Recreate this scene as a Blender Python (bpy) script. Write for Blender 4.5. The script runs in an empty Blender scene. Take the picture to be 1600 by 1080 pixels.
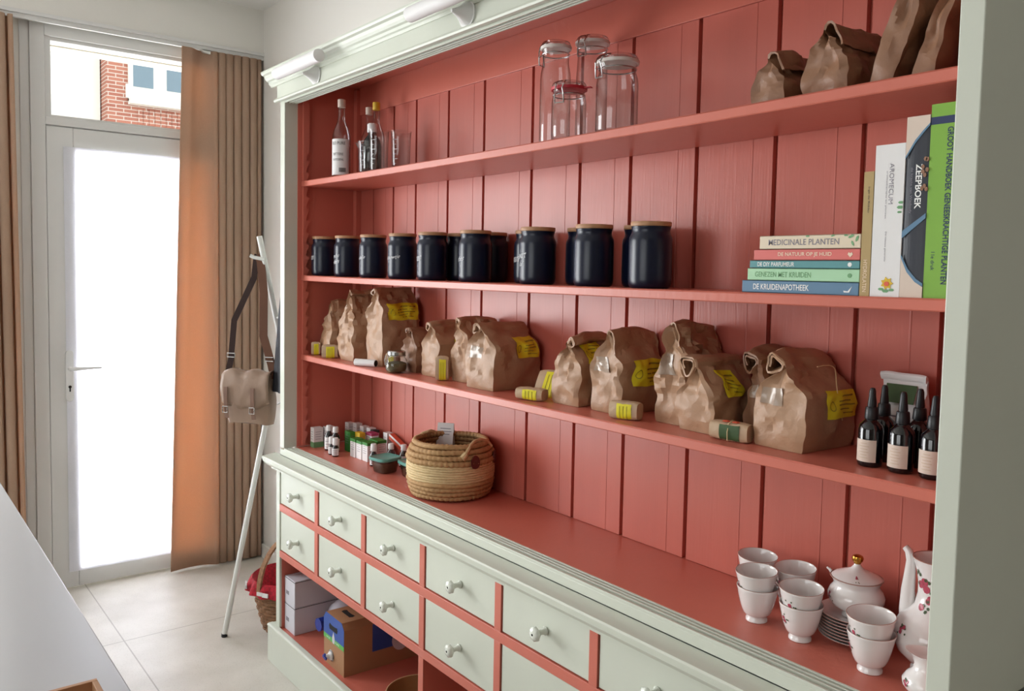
import bpy, bmesh, math, random
from mathutils import Vector, Matrix, noise
R = math.radians
PI = math.pi
sc = bpy.context.scene
COL = sc.collection

# ---------------------------------------------------------------- camera
cam_d = bpy.data.cameras.new('camera')
cam = bpy.data.objects.new('camera', cam_d)
COL.objects.link(cam)
sc.camera = cam
F_PX, YAW, PITCH, ROLL, PPY = 1293.03, R(141.7666), R(-3.5593), R(1.0991), 504.88
_f = Vector((math.cos(YAW)*math.cos(PITCH), math.sin(YAW)*math.cos(PITCH), math.sin(PITCH)))
_r = Vector((math.sin(YAW), -math.cos(YAW), 0))
_u = _r.cross(_f)
_c, _s = math.cos(ROLL), math.sin(ROLL)
rt = _c*_r + _s*_u
up = -_s*_r + _c*_u
cam.matrix_world = Matrix(((rt.x, up.x, -_f.x, 3.09), (rt.y, up.y, -_f.y, -1.283), (rt.z, up.z, -_f.z, 1.57), (0, 0, 0, 1)))
cam_d.sensor_fit = 'HORIZONTAL'
cam_d.sensor_width = 36
cam_d.lens = 36*F_PX/1600
cam_d.shift_y = (PPY-540)/1600
cam_d.clip_start = 0.02

# ---------------------------------------------------------------- light, exposure
sc.view_settings.view_transform = 'Standard'
sc.view_settings.look = 'None'
sc.view_settings.gamma = 1
sc.view_settings.exposure = -0.06
w = bpy.data.worlds.new('world')
sc.world = w
w.use_nodes = True
bg = w.node_tree.nodes['Background']
bg.inputs[0].default_value = (0.93, 0.97, 1.0, 1)
bg.inputs[1].default_value = 2.6

def area(name, loc, direction, sx, sy, power, color=(1, 1, 1)):
    d = bpy.data.lights.new(name, 'AREA')
    d.shape = 'RECTANGLE'
    d.size, d.size_y = sx, sy
    d.energy = power
    d.color = color
    o = bpy.data.objects.new(name, d)
    COL.objects.link(o)
    o.location = loc
    o.rotation_euler = Vector(direction).to_track_quat('-Z', 'Y').to_euler()
    return o
# daylight standing in the shop window and door, plus an added rear fill
area('shop_window_daylight', (-1.46, -2.0, 1.36), (1, 0, 0), 2.3, 1.8, 152, (0.98, 0.985, 1))
area('door_daylight', (-1.62, -0.16, 1.08), (1, 0, 0), 0.78, 1.98, 115, (0.97, 0.98, 1))
area('added_rear_fill', (2.2, -4.62, 1.7), (0, 1, 0), 2.6, 1.6, 26, (1, 0.97, 0.93))  # added fill from behind the camera, no known source

# ---------------------------------------------------------------- materials
def nt(name):
    m = bpy.data.materials.new(name)
    m.use_nodes = True
    return m, m.node_tree, m.node_tree.nodes['Principled BSDF']
def srgb(r, g, b):
    f = lambda c: ((c/255+0.055)/1.055)**2.4 if c/255 > 0.04045 else c/255/12.92
    return (f(r), f(g), f(b), 1)
def mat(name, col, rough=0.5, var=0.06, scale=8, bump=0.0, bscale=60, metal=0, spec=0.5, stretch=None, coat=0):
    m, t, p = nt(name)
    N, L = t.nodes, t.links
    tc = N.new('ShaderNodeTexCoord')
    vec = tc.outputs['Object']
    if stretch:
        mp = N.new('ShaderNodeMapping')
        mp.inputs['Scale'].default_value = stretch
        L.new(vec, mp.inputs[0])
        vec = mp.outputs[0]
    nz = N.new('ShaderNodeTexNoise')
    nz.inputs['Scale'].default_value = scale
    nz.inputs['Detail'].default_value = 5
    L.new(vec, nz.inputs['Vector'])
    mx = N.new('ShaderNodeMix')
    mx.data_type = 'RGBA'
    c = col
    mx.inputs['A'].default_value = (c[0]*(1-var), c[1]*(1-var), c[2]*(1-var), 1)
    mx.inputs['B'].default_value = (min(1, c[0]*(1+var)), min(1, c[1]*(1+var)), min(1, c[2]*(1+var)), 1)
    L.new(nz.outputs['Fac'], mx.inputs['Factor'])
    L.new(mx.outputs['Result'], p.inputs['Base Color'])
    p.inputs['Roughness'].default_value = rough
    p.inputs['Metallic'].default_value = metal
    p.inputs['Specular IOR Level'].default_value = spec
    if coat:
        p.inputs['Coat Weight'].default_value = coat
    if bump:
        n2 = N.new('ShaderNodeTexNoise')
        n2.inputs['Scale'].default_value = bscale
        n2.inputs['Detail'].default_value = 4
        L.new(vec, n2.inputs['Vector'])
        b = N.new('ShaderNodeBump')
        b.inputs['Strength'].default_value = bump
        b.inputs['Distance'].default_value = 0.002
        L.new(n2.outputs['Fac'], b.inputs['Height'])
        L.new(b.outputs[0], p.inputs['Normal'])
    return m

M = {}
M['coral'] = mat('coral_paint', srgb(200, 109, 92), 0.36, 0.05, 3, 0.25, 26, stretch=(3, 3, 0.35))
M['coral_wood'] = mat('coral_painted_boards', srgb(191, 101, 87), 0.36, 0.08, 4, 0.22, 30, stretch=(6, 6, 0.3))
M['sage'] = mat('pale_sage_paint', srgb(204, 208, 195), 0.4, 0.03, 5, 0.15, 30)
M['sage_side'] = mat('sage_paint_side', srgb(199, 205, 188), 0.55, 0.04, 5, 0.2, 30)
M['wall'] = mat('warm_white_plaster', srgb(228, 225, 218), 0.9, 0.02, 4, 0.2, 120)
M['ceiling'] = mat('white_ceiling', srgb(226, 224, 220), 0.9, 0.01, 3)
M['upvc'] = mat('white_window_frame', srgb(216, 215, 212), 0.35, 0.01, 3)
M['handle'] = mat('white_handle_enamel', srgb(222, 222, 220), 0.3, 0.01)
M['dark'] = mat('black_gap', srgb(25, 22, 22), 0.8, 0.1)
M['porcelain'] = mat('white_porcelain', srgb(232, 228, 226), 0.12, 0.01, 5, coat=0.4)
M['knob'] = mat('knob_porcelain', srgb(222, 226, 216), 0.15, 0.02, coat=0.3)
M['gold'] = mat('gilt', srgb(190, 140, 60), 0.25, 0.05, metal=1)
M['navy'] = mat('navy_glaze', srgb(12, 19, 42), 0.3, 0.1, 4, spec=0.4)
M['lidwood'] = mat('bamboo_lid', srgb(176, 130, 92), 0.5, 0.18, 6, stretch=(2, 20, 2))
M['chalk'] = mat('chalk_writing', srgb(226, 228, 232), 0.9, 0.1)
M['kraft'] = None
M['yellow'] = mat('yellow_label', srgb(232, 222, 40), 0.55, 0.08, 20)
M['print'] = mat('grey_print', srgb(158, 148, 44), 0.8, 0.1)
M['ink'] = mat('dark_ink', srgb(60, 58, 58), 0.7, 0.1)
M['inkw'] = mat('white_ink', srgb(238, 238, 236), 0.6, 0.02)
M['steel'] = mat('bright_wire', srgb(190, 190, 190), 0.25, 0.03, metal=1)
M['rubberw'] = mat('white_rubber', srgb(222, 214, 208), 0.5, 0.03)
M['rubberr'] = mat('red_rubber', srgb(176, 24, 40), 0.4, 0.05)
M['white'] = mat('white_paper', srgb(228, 226, 226), 0.6, 0.02)
M['card'] = mat('white_cardboard', srgb(206, 204, 212), 0.65, 0.03, 10)
M['amber'] = mat('dark_amber_glass', srgb(46, 16, 10), 0.1, 0.1, coat=0.5)
M['black'] = mat('black_glass', srgb(12, 12, 16), 0.12, 0.1, coat=0.5)
M['blackrub'] = mat('black_rubber', srgb(12, 13, 20), 0.4, 0.1)
M['cream'] = mat('cream_label', srgb(214, 196, 182), 0.6, 0.04, 30)
M['table'] = mat('grey_white_laminate', srgb(158, 158, 158), 0.35, 0.02, 5)
M['leather'] = mat('brown_strap', srgb(104, 68, 50), 0.8, 0.1, 20)
M['strapdk'] = mat('dark_strap', srgb(52, 32, 28), 0.85, 0.1, 20)
M['standw'] = mat('white_metal_tube', srgb(226, 226, 222), 0.35, 0.01)
M['jacket'] = mat('dark_cloth', srgb(30, 31, 38), 0.8, 0.25, 20)
M['green'] = mat('green_card', srgb(52, 128, 50), 0.5, 0.1, 30)
M['lime'] = mat('lime_cover', srgb(124, 172, 62), 0.4, 0.03)
M['teal'] = mat('teal_plastic', srgb(98, 158, 148), 0.35, 0.05)
M['orange'] = mat('orange_card', srgb(214, 90, 62), 0.5, 0.05)
M['pink'] = mat('magenta_card', srgb(170, 60, 100), 0.5, 0.05)
M['yelc'] = mat('yellow_card', srgb(214, 176, 40), 0.5, 0.05)
M['blue'] = mat('blue_print_card', srgb(40, 78, 158), 0.5, 0.04, 20)
M['grn2'] = mat('green_print_band', srgb(92, 178, 80), 0.5, 0.04)
M['brownc'] = mat('brown_corrugated_card', srgb(168, 124, 88), 0.7, 0.07, 12)
M['bluep'] = mat('blue_cap_plastic', srgb(24, 52, 150), 0.3, 0.05)
M['herbs'] = mat('dried_herbs', srgb(96, 84, 54), 0.9, 0.4, 120, 0.5, 200)
M['woodbowl'] = mat('bamboo_bowl', srgb(150, 112, 70), 0.4, 0.12, 6, stretch=(1, 1, 14))
M['darkgreen'] = mat('dark_green_print', srgb(62, 88, 50), 0.6, 0.25, 60)

def kraft(name, col, rough):
    m, t, p = nt(name)
    N, L = t.nodes, t.links
    tc = N.new('ShaderNodeTexCoord')
    nz = N.new('ShaderNodeTexNoise')
    nz.inputs['Scale'].default_value = 18
    nz.inputs['Detail'].default_value = 6
    L.new(tc.outputs['Object'], nz.inputs['Vector'])
    mx = N.new('ShaderNodeMix')
    mx.data_type = 'RGBA'
    mx.inputs['A'].default_value = tuple(c*0.86 for c in col[:3])+(1,)
    mx.inputs['B'].default_value = tuple(min(1, c*1.1) for c in col[:3])+(1,)
    L.new(nz.outputs['Fac'], mx.inputs['Factor'])
    L.new(mx.outputs['Result'], p.inputs['Base Color'])
    p.inputs['Roughness'].default_value = rough
    # creases: cell edges at two scales
    b = None
    for sc_, st, di in ((18, 0.4, 0.010), (55, 0.18, 0.003)):
        wn = N.new('ShaderNodeTexNoise')
        wn.inputs['Scale'].default_value = sc_*0.8
        L.new(tc.outputs['Object'], wn.inputs['Vector'])
        ad = N.new('ShaderNodeMix')
        ad.data_type = 'RGBA'
        ad.inputs['Factor'].default_value = 0.06
        L.new(tc.outputs['Object'], ad.inputs['A'])
        L.new(wn.outputs['Color'], ad.inputs['B'])
        v = N.new('ShaderNodeTexVoronoi')
        v.inputs['Scale'].default_value = sc_
        L.new(ad.outputs['Result'], v.inputs['Vector'])
        bb = N.new('ShaderNodeBump')
        bb.inputs['Strength'].default_value = st
        bb.inputs['Distance'].default_value = di
        L.new(v.outputs['Distance'], bb.inputs['Height'])
        if b:
            L.new(b.outputs[0], bb.inputs['Normal'])
        b = bb
    L.new(b.outputs[0], p.inputs['Normal'])
    return m
M['kraft'] = kraft('kraft_paper', srgb(174, 136, 106), 0.48)
M['kraft_l'] = kraft('light_kraft_paper', srgb(196, 168, 138), 0.5)
M['kraft_d'] = kraft('dark_and_shaded_kraft', srgb(140, 100, 74), 0.5)  # also carries the painted-in shade of the top shelf bags

def thin_glass(name, tint, edge, gl=0.12):
    m = bpy.data.materials.new(name)
    m.use_nodes = True
    t = m.node_tree
    N, L = t.nodes, t.links
    N.remove(N['Principled BSDF'])
    out = N['Material Output']
    lw = N.new('ShaderNodeLayerWeight')
    lw.inputs['Blend'].default_value = 0.5
    p4 = N.new('ShaderNodeMath'); p4.operation = 'POWER'; p4.inputs[1].default_value = 3.6
    L.new(lw.outputs['Facing'], p4.inputs[0])
    mx = N.new('ShaderNodeMix')
    mx.data_type = 'RGBA'
    mx.inputs['A'].default_value = tint
    mx.inputs['B'].default_value = edge
    L.new(p4.outputs[0], mx.inputs['Factor'])
    tr = N.new('ShaderNodeBsdfTransparent')
    L.new(mx.outputs['Result'], tr.inputs['Color'])
    g = N.new('ShaderNodeBsdfGlossy')
    g.inputs['Roughness'].default_value = 0.05
    ma = N.new('ShaderNodeMath')
    ma.operation = 'MULTIPLY_ADD'
    ma.use_clamp = True
    ma.inputs[1].default_value = 0.62
    ma.inputs[2].default_value = gl*0.3
    L.new(p4.outputs[0], ma.inputs[0])
    ms = N.new('ShaderNodeMixShader')
    L.new(ma.outputs[0], ms.inputs[0])
    L.new(tr.outputs[0], ms.inputs[1])
    L.new(g.outputs[0], ms.inputs[2])
    L.new(ms.outputs[0], out.inputs[0])
    return m
M['glass'] = thin_glass('clear_glass', (0.94, 0.94, 0.94, 1), (0.22, 0.20, 0.20, 1), 0.2)
M['pane'] = thin_glass('window_glass', (0.97, 0.98, 0.98, 1), (0.8, 0.82, 0.82, 1), 0.02)
M['plasticw'] = thin_glass('cloudy_plastic', (0.62, 0.6, 0.62, 1), (0.4, 0.4, 0.42, 1), 0.5)

def cloth(name, col, trans, tfac, wave=300):
    m = bpy.data.materials.new(name)
    m.use_nodes = True
    t = m.node_tree
    N, L = t.nodes, t.links
    N.remove(N['Principled BSDF'])
    out = N['Material Output']
    tc = N.new('ShaderNodeTexCoord')
    nz = N.new('ShaderNodeTexNoise')
    nz.inputs['Scale'].default_value = wave
    L.new(tc.outputs['Object'], nz.inputs['Vector'])
    mx = N.new('ShaderNodeMix')
    mx.data_type = 'RGBA'
    mx.inputs['A'].default_value = tuple(c*0.85 for c in col[:3])+(1,)
    mx.inputs['B'].default_value = tuple(min(1, c*1.12) for c in col[:3])+(1,)
    L.new(nz.outputs['Fac'], mx.inputs['Factor'])
    d = N.new('ShaderNodeBsdfDiffuse')
    L.new(mx.outputs['Result'], d.inputs['Color'])
    tl = N.new('ShaderNodeBsdfTranslucent')
    tl.inputs['Color'].default_value = trans
    ms = N.new('ShaderNodeMixShader')
    ms.inputs[0].default_value = tfac
    L.new(d.outputs[0], ms.inputs[1])
    L.new(tl.outputs[0], ms.inputs[2])
    L.new(ms.outputs[0], out.inputs[0])
    return m
M['curtain'] = cloth('tan_curtain_cloth', srgb(196, 170, 148), srgb(226, 172, 126), 0.34)
M['blind'] = cloth('white_blind_cloth', srgb(240, 240, 242), (0.95, 0.95, 1, 1), 0.5)

# floor: large pale terrazzo tiles
m, t, p = nt('pale_terrazzo_tiles')
N, L = t.nodes, t.links
tc = N.new('ShaderNodeTexCoord')
mp = N.new('ShaderNodeMapping')
mp.inputs['Location'].default_value = (0.536+0.0, 0.453, 0)
L.new(tc.outputs['Object'], mp.inputs[0])
br = N.new('ShaderNodeTexBrick')
br.offset = 0
br.inputs['Scale'].default_value = 1
br.inputs['Brick Width'].default_value = 0.9
br.inputs['Row Height'].default_value = 0.9
br.inputs['Mortar Size'].default_value = 0.0028
br.inputs['Mortar Smooth'].default_value = 0.1
br.inputs['Bias'].default_value = 0
br.inputs['Color1'].default_value = (1, 1, 1, 1)
br.inputs['Color2'].default_value = (0.97, 0.97, 0.97, 1)
br.inputs['Mortar'].default_value = (0.62, 0.6, 0.58, 1)
L.new(mp.outputs[0], br.inputs['Vector'])
n1 = N.new('ShaderNodeTexNoise'); n1.inputs['Scale'].default_value = 3; n1.inputs['Detail'].default_value = 6
n2 = N.new('ShaderNodeTexVoronoi'); n2.inputs['Scale'].default_value = 160
for q in (n1, n2):
    L.new(tc.outputs['Object'], q.inputs['Vector'])
r1 = N.new('ShaderNodeValToRGB')
r1.color_ramp.elements[0].position = 0.3; r1.color_ramp.elements[0].color = srgb(186, 180, 168)
r1.color_ramp.elements[1].position = 0.7; r1.color_ramp.elements[1].color = srgb(214, 209, 199)
L.new(n1.outputs['Fac'], r1.inputs[0])
r2 = N.new('ShaderNodeValToRGB')
r2.color_ramp.elements[0].position = 0.12; r2.color_ramp.elements[0].color = (0.72, 0.70, 0.66, 1)
r2.color_ramp.elements[1].position = 0.3; r2.color_ramp.elements[1].color = (1, 1, 1, 1)
L.new(n2.outputs['Distance'], r2.inputs[0])
m1 = N.new('ShaderNodeMix'); m1.data_type = 'RGBA'; m1.blend_type = 'MULTIPLY'; m1.inputs['Factor'].default_value = 0.7
m2 = N.new('ShaderNodeMix'); m2.data_type = 'RGBA'; m2.blend_type = 'MULTIPLY'; m2.inputs['Factor'].default_value = 1
L.new(r1.outputs[0], m1.inputs['A']); L.new(r2.outputs[0], m1.inputs['B'])
L.new(m1.outputs['Result'], m2.inputs['A']); L.new(br.outputs['Color'], m2.inputs['B'])
L.new(m2.outputs['Result'], p.inputs['Base Color'])
p.inputs['Roughness'].default_value = 0.42
M['floor'] = m

def brick_mat():
    m, t, p = nt('red_brick')
    N, L = t.nodes, t.links
    tc = N.new('ShaderNodeTexCoord')
    mp = N.new('ShaderNodeMapping')
    mp.inputs['Rotation'].default_value = (0, 0, 0)
    cx = N.new('ShaderNodeSeparateXYZ')
    cb = N.new('ShaderNodeCombineXYZ')
    L.new(tc.outputs['Object'], cx.inputs[0])
    L.new(cx.outputs['Y'], cb.inputs['X'])
    L.new(cx.outputs['Z'], cb.inputs['Y'])
    b = N.new('ShaderNodeTexBrick')
    b.inputs['Scale'].default_value = 1
    b.inputs['Brick Width'].default_value = 0.19
    b.inputs['Row Height'].default_value = 0.05
    b.inputs['Mortar Size'].default_value = 0.006
    b.inputs['Color1'].default_value = srgb(150, 92, 76)
    b.inputs['Color2'].default_value = srgb(170, 112, 92)
    b.inputs['Mortar'].default_value = srgb(190, 176, 164)
    L.new(cb.outputs[0], b.inputs['Vector'])
    L.new(b.outputs['Color'], p.inputs['Base Color'])
    p.inputs['Roughness'].default_value = 0.9
    return m
M['brick'] = brick_mat()
M['lintel'] = mat('cream_lintel', srgb(226, 216, 196), 0.8, 0.02)
M['extw'] = mat('white_render', srgb(225, 222, 212), 0.8, 0.02)
M['extglass'] = mat('blue_grey_window', srgb(104, 122, 132), 0.4, 0.05)

def rope_mat(name, c1, c2, ang_n, vs):
    m, t, p = nt(name)
    N, L = t.nodes, t.links
    tc = N.new('ShaderNodeTexCoord')
    nz = N.new('ShaderNodeTexNoise'); nz.inputs['Scale'].default_value = 90; nz.inputs['Detail'].default_value = 4
    L.new(tc.outputs['Object'], nz.inputs['Vector'])
    mx = N.new('ShaderNodeMix'); mx.data_type = 'RGBA'
    mx.inputs['A'].default_value = c1; mx.inputs['B'].default_value = c2
    L.new(nz.outputs['Fac'], mx.inputs['Factor'])
    L.new(mx.outputs['Result'], p.inputs['Base Color'])
    bp = N.new('ShaderNodeBump'); bp.inputs['Strength'].default_value = 0.5; bp.inputs['Distance'].default_value = 0.003
    L.new(nz.outputs['Fac'], bp.inputs['Height']); L.new(bp.outputs[0], p.inputs['Normal'])
    p.inputs['Roughness'].default_value = 0.75
    return m
M['straw'] = rope_mat('brown_seagrass_rope', srgb(150, 108, 66), srgb(206, 168, 118), 40, 1)
M['strawl'] = rope_mat('pale_palm_leaf_rope', srgb(200, 172, 122), srgb(232, 208, 164), 40, 1)
M['wicker'] = rope_mat('dark_wicker', srgb(96, 62, 42), srgb(176, 130, 92), 40, 1)
def gingham():
    m, t, p = nt('red_gingham')
    N, L = t.nodes, t.links
    tc = N.new('ShaderNodeTexCoord')
    ck = N.new('ShaderNodeTexChecker'); ck.inputs['Scale'].default_value = 70
    ck.inputs['Color1'].default_value = srgb(178, 22, 42); ck.inputs['Color2'].default_value = srgb(150, 20, 34)
    L.new(tc.outputs['Object'], ck.inputs['Vector'])
    L.new(ck.outputs[0], p.inputs['Base Color'])
    p.inputs['Roughness'].default_value = 0.85
    return m
M['gingham'] = gingham()
def bag_canvas():
    return mat('taupe_canvas', srgb(146, 120, 102), 0.42, 0.2, 14, 0.4, 60)
M['canvas'] = bag_canvas()

# ---------------------------------------------------------------- mesh helpers
class MB:
    def __init__(s):
        s.v, s.f, s.mi = [], [], []
        s.cur = 0
    def add(s, vs, fs):
        o = len(s.v)
        s.v += [tuple(v) for v in vs]
        s.f += [tuple(i+o for i in f) for f in fs]
        s.mi += [s.cur]*len(fs)
        return s
    def box(s, x0, y0, z0, x1, y1, z1):
        vs = [(x, y, z) for z in (z0, z1) for y in (y0, y1) for x in (x0, x1)]
        return s.add(vs, [(0, 2, 3, 1), (4, 5, 7, 6), (0, 1, 5, 4), (1, 3, 7, 5), (3, 2, 6, 7), (2, 0, 4, 6)])
    def obox(s, c, ax, ay, az):
        c, ax, ay, az = map(Vector, (c, ax, ay, az))
        vs = [c+ax*i+ay*j+az*k for k in (-1, 1) for j in (-1, 1) for i in (-1, 1)]
        return s.add(vs, [(0, 2, 3, 1), (4, 5, 7, 6), (0, 1, 5, 4), (1, 3, 7, 5), (3, 2, 6, 7), (2, 0, 4, 6)])
    def lathe(s, prof, n=32, c=(0, 0, 0), cap0=True, cap1=True, fn=None):
        vs = []
        for r, z in prof:
            for i in range(n):
                a = 2*PI*i/n
                rr = r*(fn(a, z) if fn else 1)
                vs.append((c[0]+rr*math.cos(a), c[1]+rr*math.sin(a), c[2]+z))
        fs = []
        for j in range(len(prof)-1):
            for i in range(n):
                k = (i+1) % n
                fs.append((j*n+i, j*n+k, (j+1)*n+k, (j+1)*n+i))
        if cap0:
            fs.append(tuple(reversed(range(n))))
        if cap1:
            fs.append(tuple(range((len(prof)-1)*n, len(prof)*n)))
        return s.add(vs, fs)
    def grid(s, P, nu, nv, cu=False):
        """P(i,j) -> point; quads over an nu x nv grid"""
        vs = [P(i, j) for j in range(nv) for i in range(nu)]
        fs = []
        for j in range(nv-1):
            for i in range(nu if cu else nu-1):
                k = (i+1) % nu
                fs.append((j*nu+i, j*nu+k, (j+1)*nu+k, (j+1)*nu+i))
        return s.add(vs, fs)
    def tube(s, pts, r, n=8, closed=False):
        pts = [Vector(q) for q in pts]
        m_ = len(pts)
        rr = r if hasattr(r, '__len__') else [r]*m_
        vs = []
        pn = None
        for i, q in enumerate(pts):
            a = pts[(i-1) % m_] if (closed or i > 0) else q
            b = pts[(i+1) % m_] if (closed or i < m_-1) else q
            d = (b-a).normalized()
            if pn is None:
                e = Vector((0, 0, 1)) if abs(d.z) < 0.9 else Vector((1, 0, 0))
                pn = d.cross(e).normalized()
            pn = (pn-d*pn.dot(d)).normalized()
            bn = d.cross(pn)
            for k in range(n):
                t_ = 2*PI*k/n
                vs.append(q+(pn*math.cos(t_)+bn*math.sin(t_))*rr[i])
        fs = []
        for j in range(m_ if closed else m_-1):
            j2 = (j+1) % m_
            for i in range(n):
                k = (i+1) % n
                fs.append((j*n+i, j*n+k, j2*n+k, j2*n+i))
        if not closed:
            fs.append(tuple(reversed(range(n))))
            fs.append(tuple(range((m_-1)*n, m_*n)))
        return s.add(vs, fs)
    def prism(s, poly, axis, a, b):
        """poly = list of 2D points in the two other axes (in xyz order), extruded from a to b"""
        n = len(poly)
        def P(q, v):
            l = [q[0], q[1]]
            l.insert(axis, v)
            return tuple(l)
        vs = [P(q, a) for q in poly]+[P(q, b) for q in poly]
        fs = [tuple(range(n)), tuple(reversed(range(n, 2*n)))]
        fs += [(i, i+n, (i+1) % n+n, (i+1) % n) for i in range(n)]
        return s.add(vs, fs)
    def band(s, pts, wdt, thk, side):
        """a flat strap along pts; side = width direction"""
        side = Vector(side).normalized()
        pts = [Vector(q) for q in pts]
        vs = []
        for i, q in enumerate(pts):
            a = pts[max(0, i-1)]; b = pts[min(len(pts)-1, i+1)]
            d = (b-a).normalized()
            sd = (side-d*side.dot(d)).normalized()
            n_ = d.cross(sd)
            for ss, tt in ((-1, -1), (1, -1), (1, 1), (-1, 1)):
                vs.append(q+sd*ss*wdt/2+n_*tt*thk/2)
        fs = []
        for j in range(len(pts)-1):
            for i in range(4):
                k = (i+1) % 4
                fs.append((j*4+i, j*4+k, (j+1)*4+k, (j+1)*4+i))
        fs += [(3, 2, 1, 0), tuple(range(len(vs)-4, len(vs)))]
        return s.add(vs, fs)
    def build(s, name, mats, parent=None, smooth=False, bevel=0, sub=0, angle=40):
        me = bpy.data.meshes.new(name)
        me.from_pydata(s.v, [], s.f)
        bm = bmesh.new(); bm.from_mesh(me)
        bmesh.ops.recalc_face_normals(bm, faces=bm.faces)
        bm.to_mesh(me); bm.free()
        if not isinstance(mats, (list, tuple)):
            mats = [mats]
        for q in mats:
            me.materials.append(q)
        for pg, k in zip(me.polygons, s.mi):
            pg.material_index = min(k, len(mats)-1)
            pg.use_smooth = smooth
        if smooth:
            me.set_sharp_from_angle(angle=R(angle))
        o = bpy.data.objects.new(name, me)
        COL.objects.link(o)
        if parent:
            o.parent = parent
        if bevel:
            b = o.modifiers.new('bevel', 'BEVEL')
            b.width = bevel; b.segments = 2; b.limit_method = 'ANGLE'
        if sub:
            q = o.modifiers.new('sub', 'SUBSURF'); q.levels = sub; q.render_levels = sub
        return o

def thing(name, label, cat, loc=(0, 0, 0), rz=0, group=None):
    o = bpy.data.objects.new(name, None)
    COL.objects.link(o)
    o.location = loc
    o.rotation_euler = (0, 0, rz)
    o.empty_display_size = 0.05
    o['label'] = label
    o['category'] = cat
    if group:
        o['group'] = group
    return o
def tag(o, label, cat, group=None):
    o['label'] = label; o['category'] = cat
    if group:
        o['group'] = group
    return o
def struct(o):
    o['kind'] = 'structure'
    return o
def dup(root, loc, rz, label, group=None):
    r = root.copy(); COL.objects.link(r)
    r.location = loc; r.rotation_euler = (0, 0, rz); r['label'] = label
    if group:
        r['group'] = group
    for ch in list(root.children):
        c = ch.copy(); COL.objects.link(c); c.parent = r
        for g in list(ch.children):
            d = g.copy(); COL.objects.link(d); d.parent = c
    return r

def text_pts(txt, width=None, height=None, shear=0, align='CENTER', bold=0.0):
    """flat text as (verts, faces), in the XY plane, centred on the origin"""
    cu = bpy.data.curves.new('txt', 'FONT')
    cu.body = txt
    cu.size = 1
    cu.shear = shear
    cu.offset = bold
    cu.align_x = align
    cu.resolution_u = 3
    o = bpy.data.objects.new('txt', cu)
    COL.objects.link(o)
    dg = bpy.context.evaluated_depsgraph_get()
    me = bpy.data.meshes.new_from_object(o.evaluated_get(dg))
    vs = [v.co.copy() for v in me.vertices]
    fs = [tuple(p.vertices) for p in me.polygons]
    bpy.data.objects.remove(o); bpy.data.curves.remove(cu); bpy.data.meshes.remove(me)
    x0, x1 = min(v.x for v in vs), max(v.x for v in vs)
    y0, y1 = min(v.y for v in vs), max(v.y for v in vs)
    sx = width/(x1-x0) if width else None
    sy = height/(y1-y0) if height else None
    sx = sx or sy; sy = sy or sx
    return [((v.x-(x0+x1)/2)*sx, (v.y-(y0+y1)/2)*sy) for v in vs], fs
def put_text(mb, txt, fn, width=None, height=None, **k):
    vs, fs = text_pts(txt, width, height, **k)
    mb.add([fn(a, b) for a, b in vs], fs)

rnd = random.Random(7)

# ================================================================ ROOM
XW, YB, ZC = -1.2725, 0.405, 2.905
YF, XR = -4.5, 5.2
def plate(name, mt, *b, bevel=0):
    q = MB(); q.box(*b)
    return struct(q.build(name, mt, bevel=bevel))
plate('floor', M['floor'], XW-0.3, YF-0.1, -0.1, XR+0.1, YB+0.1, 0)
plate('ceiling', M['ceiling'], XW-0.3, YF-0.1, ZC, XR+0.1, YB+0.1, ZC+0.1)
plate('wall_back', M['wall'], XW-0.3, YB, 0, XR+0.1, YB+0.15, ZC)
M['wall_d'] = mat('low_bounce_taupe_wall', srgb(128, 118, 108), 0.9, 0.02)  # dark tone given to the unseen walls to cut bounced light
plate('wall_right', M['wall_d'], XR, YF, 0, XR+0.15, YB, ZC)
# front wall (behind the camera) with an opening for the added rear window
q = MB()
q.box(XW-0.3, YF-0.15, 0, 0.9, YF, ZC); q.box(3.5, YF-0.15, 0, XR+0.1, YF, ZC)
q.box(0.9, YF-0.15, 0, 3.5, YF, 0.9); q.box(0.9, YF-0.15, 2.5, 3.5, YF, ZC)
struct(q.build('wall_front', M['wall_d']))
# left wall (door wall): door opening y -0.60..0.30, shop window y -4.2..-1.3
DY0, DY1 = -0.605, 0.335
q = MB()
q.box(XW-0.3, YF, 0, XW, -3.1, ZC)
q.box(XW-0.3, -3.1, 0, XW, -0.92, 0.45); q.box(XW-0.3, -3.1, 2.55, XW, -0.92, ZC)
q.box(XW-0.3, -0.92, 0, XW, -0.66, ZC)
q.box(XW-0.3, -0.66, 2.66, XW, YB, ZC)
q.box(XW-0.3, 0.36, 0, XW, YB, 2.66)
struct(q.build('wall_left', M['wall']))
# soffit over the door with the curtain track under it
plate('trim_1', M['wall'], XW, YF, 2.668, -1.2, YB, ZC)
q = MB(); q.box(-1.2, YF, 2.668, -1.188, YB, 2.684); q.box(-1.2, YF, 2.648, -1.204+0.0, YB, 2.668)
struct(q.build('trim_2', M['upvc']))
q = MB(); q.box(-1.20, YB-0.012, 0, -0.06, YB, 0.07)
struct(q.build('baseboard_back', M['wall']))
# shop window
q = MB()
for y in (-3.1, -0.98):
    q.box(XW-0.12, y, 0.45, XW-0.04, y+0.06, 2.55)
q.box(XW-0.12, -3.1, 0.45, XW-0.04, -0.92, 0.51); q.box(XW-0.12, -3.1, 2.49, XW-0.04, -0.92, 2.55)
wn = struct(q.build('window_2', M['upvc']))
q = MB(); q.box(XW-0.085, -3.04, 0.51, XW-0.08, -0.98, 2.49); q.build('window_pane', M['pane'], wn)
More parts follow.
